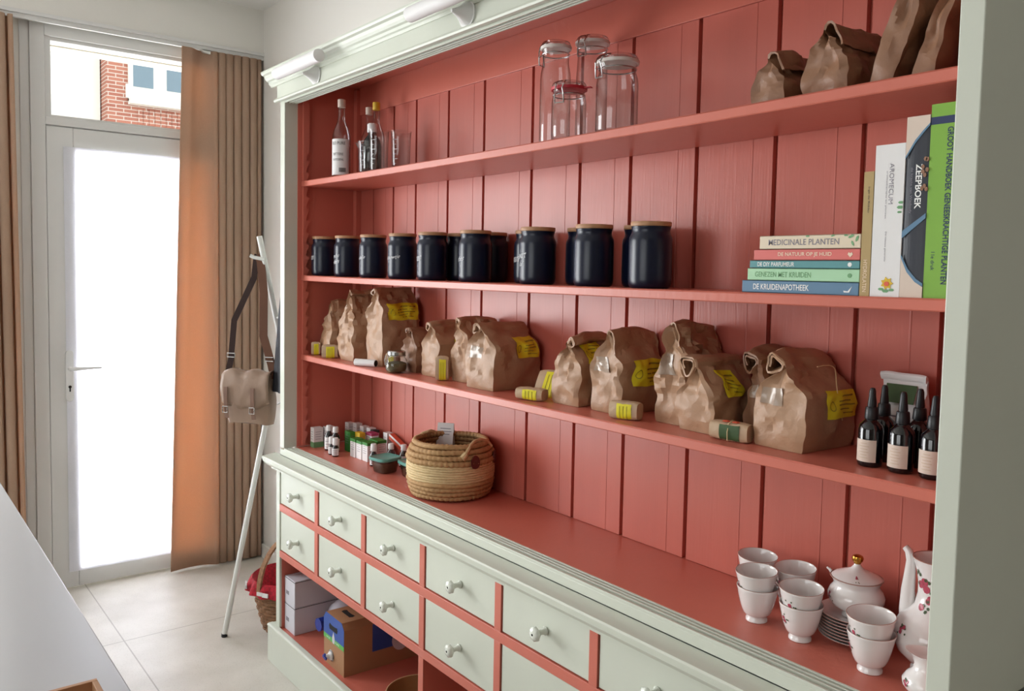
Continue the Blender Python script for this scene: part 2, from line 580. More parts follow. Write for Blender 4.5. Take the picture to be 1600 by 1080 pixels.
# rear window, unseen, added for the fill light from behind
q = MB()
for x in (0.9, 2.17, 3.44):
    q.box(x, YF-0.12, 0.9, x+0.06, YF-0.04, 2.5)
q.box(0.9, YF-0.12, 0.9, 3.5, YF-0.04, 0.96); q.box(0.9, YF-0.12, 2.44, 3.5, YF-0.04, 2.5)
wn = struct(q.build('added_rear_window', M['upvc']))
q = MB(); q.box(0.96, YF-0.085, 0.96, 3.44, YF-0.08, 2.44); q.build('window_pane', M['pane'], wn)

# door frame, transom window and door
q = MB()
q.box(XW-0.1, -0.66, 0, XW+0.012, -0.600, 2.66)       # left jamb
q.box(XW-0.1, 0.325, 0, XW+0.012, 0.36, 2.66)         # right jamb
q.box(XW-0.1, -0.600, 2.605, XW+0.012, 0.325, 2.66)   # head
q.box(XW-0.1, -0.600, 2.205, XW+0.010, 0.325, 2.240)  # bar between door and transom
q.box(XW-0.02, -0.70, 0, XW+0.004, -0.66, 2.66)
struct(q.build('trim_3', M['upvc'], bevel=0.003))
q = MB()
ty0, ty1, tz0, tz1 = -0.600, 0.325, 2.240, 2.605
q.box(XW-0.09, ty0-0.004, tz0-0.003, XW+0.001, ty0+0.026, tz1+0.003); q.box(XW-0.09, ty1-0.028, tz0-0.003, XW+0.001, ty1+0.004, tz1+0.003)
q.box(XW-0.09, ty0, tz0-0.003, XW, ty1, tz0+0.012); q.box(XW-0.09, ty0, tz1-0.016, XW, ty1, tz1+0.003)
wn = struct(q.build('window_1', M['upvc']))
q = MB(); q.box(XW-0.06, ty0+0.028, tz0+0.02, XW-0.055, ty1-0.028, tz1-0.022); q.build('window_pane', M['pane'], wn)
q = MB()
d0, d1, g0, g1 = -0.598, 0.323, 0.095, 2.105
q.box(XW-0.075, d0, 0.012, XW+0.004, -0.485, 2.2); q.box(XW-0.075, 0.21, 0.012, XW+0.004, d1, 2.2)
q.box(XW-0.075, -0.485, 0.012, XW+0.004, 0.21, g0); q.box(XW-0.075, -0.485, g1, XW+0.004, 0.21, 2.2)
door = struct(q.build('door_1', M['upvc'], bevel=0.004))
q = MB(); q.box(XW-0.055, -0.485, g0, XW-0.05, 0.21, g1); q.build('glass_pane', M['pane'], door)
q = MB()   # glazing beads
for a in ((-0.485, g0, -0.472, g1), (0.197, g0, 0.21, g1), (-0.472, g0, 0.197, g0+0.012), (-0.472, g1-0.012, 0.197, g1)):
    q.box(XW-0.02, a[0], a[1], XW+0.003, a[2], a[3])
q.build('glazing_bead', M['upvc'], door, bevel=0.002)
q = MB()
nb = 40
q.grid(lambda i, j: (XW+0.0105+0.0006*math.sin(i*0.9), -0.528+0.775*i/(nb-1), g0-0.006+(g1-g0+0.012)*j), nb, 2)
bl = q.build('roller_blind', M['blind'])
sd = bl.modifiers.new('s', 'SOLIDIFY'); sd.thickness = 0.0008
tag(bl, 'white roller blind glowing with daylight over the glass of the door', 'blind')
# handle
q = MB()
n = 12
pl_ = [(-0.515+0.017*math.cos(a), 1.16-0.017+0.017*math.sin(a)) for a in [PI*k/n for k in range(n+1)]]
pl_ += [(-0.515+0.017*math.cos(a), 0.915+0.017+0.017*math.sin(a)) for a in [PI+PI*k/n for k in range(n+1)]]
q.prism(pl_, 0, XW+0.004, XW+0.018)
h = q.build('handle_plate', M['handle'], door, bevel=0.002)
q = MB(); q.tube([(XW+0.016, -0.515, 1.073), (XW+0.05, -0.515, 1.073), (XW+0.056, -0.505, 1.073), (XW+0.058, -0.45, 1.0745), (XW+0.056, -0.385, 1.074)], [0.010, 0.009, 0.010, 0.0085, 0.005], 10)
q.build('door_handle', M['handle'], h, smooth=True)
q = MB()
q.prism([(-0.515+0.007*math.cos(a), 0.985+0.007*math.sin(a)) for a in [2*PI*k/12 for k in range(12)]], 0, XW+0.016, XW+0.020)
q.box(XW+0.016, -0.518, 0.962, XW+0.0195, -0.512, 0.985)
q.build('keyhole', M['dark'], h)

# ---------------------------------------------------------------- outside
plate('trim_4', M['lintel'], XW-0.21, -0.66, 2.585, XW-0.1, 0.36, 2.70)
plate('trim_5', M['lintel'], XW-0.30, -0.66, 0, XW-0.1, -0.625, 2.70)
q = MB(); q.box(-3.4, -9, 0, 0, 1.27, 6.6); wbld = q.build('white_building', M['extw'])
wbld.location = (-9.3, 0.05, 0)
tag(wbld, 'bright white rendered building left of the brick one, through the transom', 'building')
b = thing('brick_building', 'red brick building across the street seen through the transom', 'building', (-9, 2.4, 0))
X0 = 0
q = MB(); q.box(-3, 1.335-2.4, 0, 0, 6, 6.5); q.build('wall', M['brick'], b)
q = MB(); q.box(0, 1.60-2.4, 3.76, 0.05, 6, 4.6); q.build('window_surround', M['extw'], b)
q = MB(); q.box(0, 1.60-2.4, 3.715, 0.16, 6, 3.79); q.build('sill', M['extw'], b)
q = MB(); q.box(0, 1.57-2.4, 3.80, 0.03, 1.66-2.4, 3.98)
q.build('stone_block', M['extw'], b)
for y0, y1 in ((1.64, 1.92), (2.07, 2.42), (2.6, 2.95)):
    q = MB(); q.box(0.05, y0-2.4, 3.94, 0.065, y1-2.4, 4.27)
    f = q.build('window', M['extw'], b)
    q = MB(); q.box(0.065, y0-2.4+0.012, 3.952, 0.072, y1-2.4-0.012, 4.235); q.build('pane', M['extglass'], f)
q = MB()
for k in range(40):
    y = 1.72+k*0.075
    q.box(0.0, y-2.4, 3.47, 0.008, y-2.4+0.06, 3.68)
q.build('soldier_course', M['brick'], b)
struct(plate('pavement', M['wall'], -14, -12, -0.2, XW-0.3, 14, -0.06))

# ---------------------------------------------------------------- curtains
def curtain(name, label, path_top, path_bot, z0, z1, nz=24):
    q = MB()
    n_ = len(path_top)
    def P(i, j):
        t_ = j/(nz-1)
        a, b_ = Vector(path_bot[i]), Vector(path_top[i])
        c = a.lerp(b_, t_)
        return (c.x, c.y, z0+(z1-z0)*t_)
    q.grid(P, n_, nz)
    # hem and side seam thickness
    o = q.build(name, M['curtain'], smooth=True, angle=80)
    s_ = o.modifiers.new('s', 'SOLIDIFY'); s_.thickness = 0.003
    return o
def fold_path(y0, y1, n_f, amp, xc, seg=14, flat=0.0):
    pts = []
    for k in range(n_f*seg+1):
        t_ = k/(n_f*seg)
        ph = t_*n_f*2*PI
        pts.append((xc+amp*math.cos(ph)*(1 if k else 1), y0+(y1-y0)*t_+0.35*(y1-y0)/n_f*math.sin(2*ph)*0.5))
    return pts
# right curtain: a flat open leaf over the door glass, then tight folds by the wall
def rc(top):
    ys = -0.012 if top else -0.078
    ye = 0.145
    pts = []
    for k in range(26):
        t_ = k/25
        y = ys+(ye-ys)*t_
        x = -1.205-0.018*math.sin(t_*PI*1.0)+(0.020 if t_ > 0.75 else 0)*((t_-0.75)/0.25)
        if top:
            x = -1.19-0.035*max(0, math.sin((t_-0.3)*PI/0.7)) if t_ > 0.3 else -1.19
        pts.append((x, y))
    y = ye
    n_f = 6
    seg = 14
    w_ = (0.388-ye)/n_f
    for k in range(1, n_f*seg+1):
        t_ = k/seg
        ph = t_*2*PI
        pts.append((-1.185+0.037*(math.cos(ph)-1)*0.75+0.003*math.sin(t_*5.1), ye+w_*t_+0.30*w_*math.sin(2*ph)))
    return pts
cu = curtain('curtain', '', rc(True), rc(False), 0.012, 2.648)
q = MB(); T_, B_ = rc(True), rc(False)
q.grid(lambda i, j: (B_[i][0]+(T_[i][0]-B_[i][0])*j/9-0.006, B_[i][1]+(T_[i][1]-B_[i][1])*j/9+0.0015, 0.014+2.632*j/9), 3, 10)
q.build('side_hem', M['curtain'], cu, smooth=True)
q = MB(); q.grid(lambda i, j: (T_[i][0]-0.006, T_[i][1], 2.565+0.08*j), 70, 2)
q.build('heading_tape', M['curtain'], cu, smooth=True)
tag(cu, 'tan curtain pulled beside the glass door, glowing orange where daylight shines through', 'curtain')
lc = [(-1.19+0.03*math.cos(k*2*PI/14), -1.02+0.285*k/84+0.01*math.sin(2*k*2*PI/14)) for k in range(85)]
lc2 = [(x, y+0.02) for x, y in lc]
cu = curtain('curtain', '', lc, lc2, 0.012, 2.648)
tag(cu, 'tan curtain bunched at the far left edge, left of the door frame', 'curtain')
q = MB(); q.box(-1.235, -1.35, 2.652, -1.205, YB-0.01, 2.668)
for y in [0.02+0.0, 0.12]:
    pass
q.build('rail', M['standw'])
tr = bpy.data.objects['rail']; tr.name = 'curtain_track'
tag(tr, 'slim white curtain track under the soffit above the door', 'curtain track')
q = MB(); q.prism([(0.085, 2.652), (0.165, 2.652), (0.155, 2.640), (0.125, 2.633), (0.095, 2.640)], 0, -1.222, -1.20)
o_ = q.build('track_cover', M['standw'], tr)

# ================================================================ DRESSER
cab = thing('dresser', 'large painted dresser, coral shelves above and pale sage apothecary drawers below', 'dresser', (0, 0, 0))
W = 2.55
IL, IR = 0.040, 2.514          # inner faces of the upper side boards
def part(name, mt, *boxes, parent=cab, bevel=0.0015):
    q = MB()
    for b_ in boxes:
        q.box(*b_)
    return q.build(name, mt, parent, bevel=bevel)
# upper side boards (outside sage, inside lined in coral from the shelf line on)
for side, x0, x1 in (('l', 0.0, IL), ('r', IR, W)):
    q = MB(); q.box(x0, 0.0, 0.865, x1, 0.398, 2.30)
    if side == 'r':
        q.box(IR+0.012, 0.058, 0.50, IR+0.036, 0.062, 0.51)
    s_ = q.build('side_panel', M['sage'], cab, bevel=0.002)
part('side_lining', M['coral'], (IL, 0.052, 0.866, IL+0.004, 0.31, 2.29), bevel=0)
part('side_lining', M['coral'], (IR-0.004, 0.052, 0.866, IR, 0.31, 2.29), bevel=0)
# back boards with open grooves and a fine bead on each board
gx = [IL, 0.169, 0.326, 0.487, 0.696, 0.903, 1.148, 1.362, 1.557, 1.775, 1.994, 2.200, 2.372, IR]
for i in range(len(gx)-1):
    a, b_ = gx[i], gx[i+1]
    g = 0.0058
    if i in (0,):
        g = 0.001
    q = MB()
    bd = b_-0.062
    q.box(a+g, 0.311, 0.866, b_-g, 0.325, 2.29)
    if b_-a > 0.15 and i > 0:
        q.box(bd, 0.3102, 0.866, bd+0.004, 0.312, 2.181)
    q.build('back_board', M['coral_wood'], cab, bevel=0.0012)
part('back_panel', M['coral'], (IL, 0.327, 0.866, IR, 0.335, 2.29), bevel=0)
part('header_board', M['coral'], (IL, 0.303, 2.181, IR, 0.311, 2.29), bevel=0.001)
part('top_panel', M['coral'], (IL, 0.05, 2.29, IR, 0.335, 2.305))
part('corner_batten', M['coral'], (IL+0.004, 0.288, 0.866, IL+0.03, 0.311, 2.28))
# toothed shelf supports on the left side
for y0 in (0.070,):
    q = MB()
    pts = []
    z = 0.87
    while z < 2.0:
        pts += [(y0+0.022, z), (y0+0.022, z+0.010), (y0+0.012, z+0.022), (y0+0.022, z+0.045)]
        z += 0.046
    poly = [(y0, 0.868)]+[(y0, z)]
    # tooth strips as separate thin prisms inside one strip mesh
    z = 0.87
    while z < 2.0:
        q.prism([(y0, z), (y0+0.024, z), (y0+0.024, z+0.004), (y0+0.010, z+0.012), (y0+0.016, z+0.03), (y0+0.024, z+0.046), (y0, z+0.046)], 0, IL+0.004, IL+0.016)
        z += 0.046
    q.box(IL+0.004, y0, z, IL+0.016, y0+0.024, 2.28)
    q.build('shelf_support', M['coral'], cab)
q = MB(); q.box(IR-0.016, 0.07, 0.87, IR-0.004, 0.094, 2.28); q.build('shelf_support', M['coral'], cab)
# shelves (a little sagged)
SH = [(1.904, 0.022, 0.006), (1.540, 0.021, 0.003), (1.231, 0.022, 0.003)]
def sag(z, x):
    for zz, th, s_ in SH:
        if abs(zz-z) < 1e-6:
            t_ = (x-IL)/(IR-IL)
            return zz-s_*4*t_*(1-t_)
    return z
for zz, th, s_ in SH:
    q = MB()
    n_ = 25
    prof = [(0.067, -th+0.002), (0.067, -0.003), (0.070, 0.0), (0.305, 0.0), (0.305, -th), (0.069, -th)]
    for k in range(n_):
        x = IL+0.005+(IR-IL-0.010)*k/(n_-1)
        base = sag(zz, x)
        q.v += [(x, y, base+dz) for y, dz in prof]
    m_ = len(prof)
    for k in range(n_-1):
        for i in range(m_):
            j = (i+1) % m_
            q.f.append((k*m_+i, k*m_+j, (k+1)*m_+j, (k+1)*m_+i))
    q.f.append(tuple(range(m_))); q.f.append(tuple(range((n_-1)*m_, n_*m_)))
    q.mi = [0]*len(q.f)
    q.build('shelf', M['coral'], cab)
# deck
part('deck', M['coral'], (IL, 0.046, 0.835, IR, 0.335, 0.865), bevel=0.001)
# sliding door tracks below and above the opening
def track(zb, sgn):
    q = MB()
    z = zb
    q.box(IL, 0.004, min(z, z-sgn*0.006), IR, 0.048, max(z, z-sgn*0.006))
    for y, w_ in ((0.0, 0.006), (0.017, 0.004), (0.029, 0.004), (0.041, 0.006)):
        q.box(IL, y, min(z, z+sgn*0.008), IR, y+w_, max(z, z+sgn*0.008))
    return q
track(0.857, 1).build('door_track', M['sage'], cab, bevel=0.001)
track(2.202, -1).build('door_track', M['sage'], cab, bevel=0.001)
# metal bar in the upper track
part('track_rod', M['upvc'], (1.24, 0.022, 2.196, IR, 0.028, 2.201))
# riser and ledge
part('riser', M['sage'], (0.0, 0.0, 0.828, W, 0.046, 0.858), bevel=0.002)
prof = [(0.002, 0.833), (-0.03, 0.8285), (-0.046, 0.827), (-0.052, 0.826), (-0.055, 0.822), (-0.0545, 0.816), (-0.051, 0.814), (-0.0505, 0.806),
        (-0.044, 0.797), (-0.034, 0.790), (-0.022, 0.787), (-0.016, 0.785), (-0.016, 0.772), (0.0, 0.772), (0.0, 0.835)]
q = MB(); q.prism(prof, 0, -0.048, W+0.045)
lo = q.build('ledge_moulding', M['sage'], cab)
part('ledge_return', M['sage'], (-0.045, 0.0, 0.792, 0.0, 0.398, 0.828), bevel=0.004)
part('ledge_return', M['sage'], (W, 0.0, 0.792, W+0.045, 0.398, 0.828), bevel=0.004)
# frieze + cornice
part('frieze', M['sage'], (-0.004, -0.012, 2.202, W+0.004, 0.03, 2.30), bevel=0.001)
q = MB(); q.prism([(-0.012, 2.199), (-0.020, 2.200), (-0.023, 2.205), (-0.020, 2.211), (-0.012, 2.213)], 0, -0.014, W+0.014)
q.build('bead_moulding', M['sage'], cab)
co = [(-0.010, 2.262), (-0.016, 2.262), (-0.018, 2.270), (-0.024, 2.273), (-0.026, 2.281), (-0.034, 2.284), (-0.040, 2.291), (-0.043, 2.300),
      (-0.053, 2.303), (-0.056, 2.309), (-0.056, 2.315), (-0.010, 2.322), (0.40, 2.322), (0.40, 2.300), (-0.010, 2.300)]
q = MB(); q.prism(co, 0, -0.056, W+0.056)
q.build('cornice', M['sage'], cab)
# lower carcass
part('side_panel', M['sage'], (0.0, -0.015, 0.15, 0.034, 0.398, 0.80), bevel=0.002)
part('side_panel', M['sage'], (W-0.034, -0.015, 0.15, W, 0.398, 0.80), bevel=0.002)
part('side_lining', M['coral'], (0.034, -0.006, 0.145, 0.036, 0.34, 0.46), bevel=0)
part('back_panel', M['coral'], (0.034, 0.335, 0.145, W-0.034, 0.345, 0.80), bevel=0)
part('bottom_board', M['coral'], (0.0, -0.012, 0.115, W, 0.335, 0.145), bevel=0.001)
# plinth
q = MB()
q.box(-0.036, -0.035, 0.0, W+0.036, -0.013, 0.138)
q.prism([(-0.035, 0.138), (-0.038, 0.142), (-0.036, 0.148), (-0.030, 0.150), (-0.012, 0.150), (-0.012, 0.138)], 0, -0.037, W+0.037)
q.box(-0.036, -0.03, 0, 0.0, 0.398, 0.148)
q.box(W, -0.03, 0, W+0.036, 0.398, 0.148)
q.build('plinth', M['sage'], cab, bevel=0.002)
# drawer grid
dv = [0.034, 0.350, 0.703, 1.064, 1.430, 1.783, 2.140, 2.516]
dw = 0.027
FY = -0.015
R1, R2 = (0.618, 0.646), (0.434, 0.460)
q = MB(); q.box(0.034, FY, R1[0], W-0.034, 0.32, R1[1]); q.build('drawer_rail', M['coral'], cab, bevel=0.001)
q = MB(); q.box(0.034, FY, R2[0], W-0.034, 0.32, R2[1]); q.build('drawer_rail', M['coral'], cab, bevel=0.001)
for i in range(1, 7):
    x = dv[i]
    for z0, z1 in ((R1[1], 0.80), (R2[1], R1[0])):
        part('divider', M['coral'], (x, FY, z0, x+dw, 0.32, z1), bevel=0.001)
    if i in (3, 6):
        part('divider', M['coral'], (x, FY, 0.145, x+dw, 0.33, R2[0]), bevel=0.001)
def knob_mesh():
    q = MB()
    fl = lambda a, z: 1.0
    # axis along -y: lathe in local then swapped
    prof = [(0.0065, 0.0), (0.0085, 0.001), (0.0095, 0.003), (0.0062, 0.007), (0.0056, 0.013), (0.0062, 0.017), (0.0105, 0.0195), (0.0145, 0.0225), (0.0150, 0.0262), (0.0118, 0.0295), (0.0062, 0.0315), (0.0026, 0.0312)]
    q.lathe(prof, 24, fn=lambda a, z: 1+0.07*math.cos(8*a) if z > 0.018 else 1, cap1=False)
    q.cur = 1
    q.lathe([(0.0026, 0.0312), (0.0024, 0.0285)], 24, cap0=False)
    q.v = [(x, -z, y) for x, y, z in q.v]
    return q
kb = knob_mesh()
kproto = None
def slot_fit(a, b_):
    return a+dw if a > 0.034 else a
for i in range(7):
    x0 = dv[i]+(dw if i else 0)+0.003
    x1 = dv[i+1]-0.0025
    for z0, z1 in ((R1[1]+0.003, 0.788), (R2[1]+0.003, R1[0]-0.003)):
        q = MB()
        q.box(x0, FY+0.004, z0, x1, FY+0.022, z1)
        q.box(x0+0.01, FY+0.022, z0+0.005, x1-0.01, 0.28, z0+0.06)
        dr = q.build('drawer', M['sage'], cab, bevel=0.0015)
        if kproto is None:
            kproto = kb.build('knob', [M['knob'], M['dark']], dr, smooth=True, angle=50)
            k = kproto
        else:
            k = kproto.copy(); COL.objects.link(k); k.parent = dr
        k.scale = (1.15, 1.4, 1.15)
        k.location = ((x0+x1)/2+0.010, FY+0.004, 0.713 if z0 > 0.6 else (z0+z1)/2-0.004)

# picture lights on the frieze
def frieze_lamp(x, label):
    t_ = thing('tube_lamp', label, 'lamp', (x, -0.012, 2.242), 0, 'tube lamps on the cornice')
    q = MB(); q.lathe([(0.0, 0), (0.036, 0), (0.036, 0.005), (0.033, 0.006), (0, 0.006)], 32, cap0=False, cap1=False)
    q.v = [(a, -c, b_) for a, b_, c in q.v]
    bs = q.build('wall_plate', M['handle'], t_, smooth=True)
    q = MB(); q.lathe([(0.033, 0.006), (0.014, 0.03), (0.004, 0.052), (0.0, 0.053)], 24, cap0=False, cap1=False)
    q.v = [(a, -c, b_) for a, b_, c in q.v]
    q.build('bracket', M['handle'], t_, smooth=True)
    q = MB(); q.tube([(-0.176, -0.072, 0.024), (-0.174, -0.072, 0.024), (0.174, -0.072, 0.024), (0.176, -0.072, 0.024)], [0.017, 0.021, 0.021, 0.017], 24)
    q.build('lamp_tube', M['white'], t_, smooth=True)
    return t_
frieze_lamp(0.345, 'white tube lamp on the cornice, nearer the curtain')
frieze_lamp(1.265, 'white tube lamp on the cornice, above the middle of the shelves')

# ================================================================ CANISTERS
can_parts = {}
def canister(x, y, label, words, az=-100, s=1.0, first=[None]):
    t_ = thing('canister', label, 'canister', (x, y, sag(1.540, x)), 0, 'navy canisters on the second shelf')
    if first[0] is None:
        q = MB()
        q.lathe([(0.040, 0.0), (0.045, 0.002), (0.0485, 0.009), (0.0495, 0.020), (0.0495, 0.108), (0.0485, 0.116), (0.0445, 0.124), (0.0432, 0.130), (0.0440, 0.136), (0.0450, 0.138), (0.0450, 0.1405), (0.030, 0.1405)], 40)
        b_ = q.build('body', M['navy'], t_, smooth=True, angle=50)
        q = MB()
        q.lathe([(0.042, 0.1405), (0.0460, 0.1415), (0.0465, 0.1435), (0.0465, 0.1500), (0.0455, 0.1515), (0.030, 0.1518)], 40)
        l_ = q.build('lid', M['lidwood'], t_, smooth=True, angle=40)
        first[0] = (b_, l_)
    else:
        for b_ in first[0]:
            c = b_.copy(); COL.objects.link(c); c.parent = t_
    if words:
        q = MB()
        r_ = 0.0499
        for k, wd in enumerate(words):
            zc = 0.068-0.022*k+(0.008 if len(words) > 1 else 0)
            wdt = 0.0080*len(wd)
            def fn(u, v, zc=zc):
                a = R(az)+u/r_
                return (r_*math.cos(a), r_*math.sin(a), zc+v+0.12*u)
            put_text(q, wd, fn, width=wdt, height=0.015 if len(wd) > 3 else 0.012, shear=0.5, bold=0.0)
        q.build('handwriting', M['chalk'], t_)
    return t_
G = 'navy canister with a wooden lid'
cans = [
 (0.095, 0.140, ['moren'], 'navy canister with wooden lid at the left end of its row'),
 (0.278, 0.146, ['korenlau', 'kruiders'], 'navy canister with two lines of chalk writing, second from the left end'),
 (0.470, 0.149, ['goudefje'], 'navy canister with looped chalk writing, third from the left end'),
 (0.677, 0.146, ['korenblauwtje'], 'navy canister with one long chalk word, fourth from the left end'),
 (0.862, 0.146, ['rozen'], 'navy canister with short chalk word, fifth from the left, before a plain one'),
 (1.092, 0.148, ['erbes'], 'navy canister with chalk writing just right of the middle-left gap'),
 (1.385, 0.143, ['zwart', 'kaf'], 'navy canister with two short chalk words, standing left of the unmarked pair'),
 (1.601, 0.143, None, 'unmarked navy canister in front, left of the rightmost front canister'),
 (1.788, 0.143, None, 'unmarked navy canister at the right end of the front row'),
 (0.872, 0.247, None, 'navy canister in the back row, hidden behind the fifth and sixth front ones'),
 (1.035, 0.252, None, 'navy canister behind the one with a chalk word beginning erb'),
 (1.240, 0.240, ['ananas'], 'navy canister half hidden behind the two-word chalk canister'),
 (1.463, 0.240, None, 'navy canister peeking out left behind the first unmarked front canister'),
 (1.672, 0.240, None, 'navy canister peeking out left behind the rightmost front canister'),
]
for x, y, wd, lb in cans:
    canister(x, y, lb, wd)

# ================================================================ PAPER BAGS
def make_bag(name, label, cat, loc, rz, w_, d_, h_, seed, style='roll', mt='kraft', group=None, label_v=None, label_s=None, label_face=1, crum=0.006, lean=0.0, lmat='yellow', ns=40, roll=0.012, shut=0.55, bulge=0.06, topw=1.0, skew=0.0, window=False):
    """one paper bag: sweep of a rectangular ring along a centre line that curls over at the top"""
    t_ = thing(name, label, cat, loc, rz, group)
    a, b_ = w_/2, d_/2
    nside = 9
    # centre line in the xz plane
    cl = []
    sgn = -1 if style == 'rollL' else 1
    hh = h_-(roll*1.2 if style != 'open' else 0)
    n1 = 22
    for k in range(n1):
        t1 = k/(n1-1)
        cl.append((lean*h_*t1**1.25, hh*t1, 0.0, t1))
    if style in ('roll', 'rollL'):
        turns = 1.6
        n2 = 22
        x0, z0, _, _ = cl[-1]
        for k in range(1, n2+1):
            ph = turns*2*PI*k/n2
            rr = roll*(1-0.45*k/n2)*(1+0.20*math.cos(3*ph+seed))
            cl.append((x0+sgn*(roll-rr*math.cos(ph)) , z0+rr*math.sin(ph), ph*sgn, 1+k/n2))
    elif style == 'fold':
        n2 = 10
        x0, z0, _, _ = cl[-1]
        L_ = h_*0.26
        for k in range(1, n2+1):
            ph = min(PI*0.93, PI*1.0*k/3.5)
            cl.append((x0+(roll*0.5)*(1-math.cos(ph))+max(0, k-3.5)*0.002, z0+(roll*0.5)*math.sin(ph)-max(0, (k-3.5))*L_/6.5, ph, 1+k/n2))
    off = seed*13.7
    def half(t1):
        """half thickness, half depth at centre-line parameter t1"""
        if t1 >= 1:
            return 0.0022, b_*topw
        s0 = shut
        if t1 < s0:
            q_ = t1/s0
            return a*(1+bulge*math.sin(PI*q_)), b_*(1+0.4*bulge*math.sin(PI*q_))
        q_ = (t1-s0)/(1-s0)
        e = q_*q_*(3-2*q_)*0.6+q_*0.4
        return a*(1-e)+0.0022*e if style != 'open' else a*(1-0.25*e), b_*(1+(topw-1)*e)
    n_c = len(cl)
    def surf(side, v, ci, out=0.0):
        """side 0:-y 1:+x 2:+y 3:-x ; v in -1..1 ; ci float index along the centre line"""
        i0 = max(0, min(n_c-2, int(ci))); fr = ci-i0
        c0, c1 = cl[i0], cl[i0+1]
        cx, cz = c0[0]+(c1[0]-c0[0])*fr, c0[1]+(c1[1]-c0[1])*fr
        tx, tz = c1[0]-c0[0], c1[1]-c0[1]
        ln = math.hypot(tx, tz) or 1
        tx /= ln; tz /= ln
        nx, nz = tz, -tx                     # to the +x side when going up
        t1 = c0[3]+(c1[3]-c0[3])*fr
        A, B = half(t1)
        up_ = min(1, t1)
        gus = 0.0
        if side == 0:
            X, Y = v*A, -B
        elif side == 1:
            X, Y = A, v*B
        elif side == 2:
            X, Y = -v*A, B
        else:
            X, Y = -A, -v*B
        if side in (0, 2):
            gd = max(0, up_-0.35)/0.65
            dep = ((1.6 if style == 'open' else 0.35)*a*gd*(1-abs(v)))*(1 if t1 < 1 else 0.0)
            Y += dep if side == 0 else -dep
            Y += (0.05*a*(1-v*v))*(-1 if side == 0 else 1)*(1-gd)
        else:
            X += (0.10*a*(1-v*v))*math.sin(PI*min(1, up_*1.1))*(1 if side == 1 else -1)*(1 if t1 < 1 else 0)
        px, py, pz = cx+nx*X, Y, cz+nz*X
        py += skew*up_*up_
        rg = max(0.0, up_-0.5)*2
        pz += rg*h_*(0.055*noise.noise(Vector((py*13+off, off, 1.7)))-0.05*(abs(py)/max(b_, 0.01))**3*0.6)
        px += rg*rg*0.010*noise.noise(Vector((py*15-off, 3.1, off)))
        # crumple
        amp = crum*(0.45+1.25*up_) if t1 < 1 else crum*0.85
        if ci < 0.5:
            amp *= 0.3
        P_ = Vector((px*30+off, py*30-off, pz*26+off*0.3))
        nv = noise.noise_vector(P_)
        P2 = Vector((px*34+off, py*34, pz*28+3))
        r2 = 1-abs(noise.noise(P2))*2.2
        fld = noise.noise(Vector((px*14+off, py*14+7, pz*9)))
        px += nv.x*amp+r2*amp*0.75*(1 if side == 1 else -1 if side == 3 else 0)+fld*amp*0.8
        py += nv.y*amp+r2*amp*0.75*(-1 if side == 0 else 1 if side == 2 else 0)
        pz += nv.z*amp*0.5*(1 if ci > 0.5 else 0)
        if side == 0:
            py -= out
        elif side == 1:
            px += out*nx; pz += out*nz
        elif side == 3:
            px -= out*nx; pz -= out*nz
        return (px, py, max(pz, 0.0004))
    q = MB()
    ring = []
    for side in range(4):
        nn = 8 if side in (0, 2) else 11
        for k in range(nn):
            ring.append((side, -1+2*k/nn))
    nr = len(ring)
    rows = [k*0.75 for k in range(int((n_c-1)/0.75)+1)]
    q.grid(lambda i, j: surf(ring[i][0], ring[i][1], rows[j]), nr, len(rows), cu=True)
    q.f.append(tuple(reversed(range(nr)))); q.mi.append(0)
    o = q.build('paper', M[mt], t_, smooth=True, angle=24)
    if style == 'open':
        o.modifiers.new('s', 'SOLIDIFY').thickness = 0.0008
    if label_v:
        q = MB(); na, nb_ = 13, 10
        (v0, v1), (s0, s1) = label_v, label_s
        ci0, ci1 = s0*(n1-1), s1*(n1-1)
        q.grid(lambda i, j: surf(label_face, v0+(v1-v0)*i/(na-1), ci0+(ci1-ci0)*j/(nb_-1), 0.0026), na, nb_)
        lb = q.build('sticker', M[lmat], t_, smooth=True, angle=60)
        q = MB()
        S_ = lambda u, v: surf(label_face, v0+(v1-v0)*u, ci0+(ci1-ci0)*v, 0.0034)
        for vv, u0, u1, th_ in ((0.78, 0.45, 0.93, 0.06), (0.60, 0.35, 0.80, 0.05), (0.45, 0.35, 0.9, 0.05), (0.30, 0.35, 0.7, 0.04), (0.16, 0.45, 0.85, 0.04)):
            q.grid(lambda i, j: S_(u0+(u1-u0)*i/5, vv+th_*j), 6, 2)
        for k in range(14):
            a0, a1 = 2*PI*k/14, 2*PI*(k+1)/14
            for_ = [S_(0.16+0.085*f_*math.cos(g_), 0.45+0.19*f_*math.sin(g_)) for f_, g_ in ((1, a0), (1, a1), (0.8, a1), (0.8, a0))]
            q.add(for_, [(0, 1, 2, 3)])
        if lmat == 'yellow' and abs(v1-v0) > 0.5:
            q.build('print', M['print'], lb)
    if window:
        q = MB()
        q.grid(lambda i, j: surf(0, -0.75+0.9*i/6, (0.50+0.2*j/5)*(n1-1), 0.0016), 7, 6)
        q.build('clear_window', M['foil'], t_, smooth=True)
    return t_
M['foil'] = mat('shiny_film', srgb(168, 146, 128), 0.28, 0.05, 10, 0.8, 35, coat=0.3)
S3 = lambda x: sag(1.231, x)
S1 = lambda x: sag(1.904, x)
GB = 'kraft paper bags on the third shelf'
def bag3(label, x0, x1, y0, y1, h_, seed, rz=0, **k):
    x = (x0+x1)/2; y = (y0+y1)/2
    return make_bag('paper_bag', label, 'paper bag', (x, y, S3(x)+0.0003), R(rz), x1-x0, y1-y0, h_, seed, group=GB, **k)
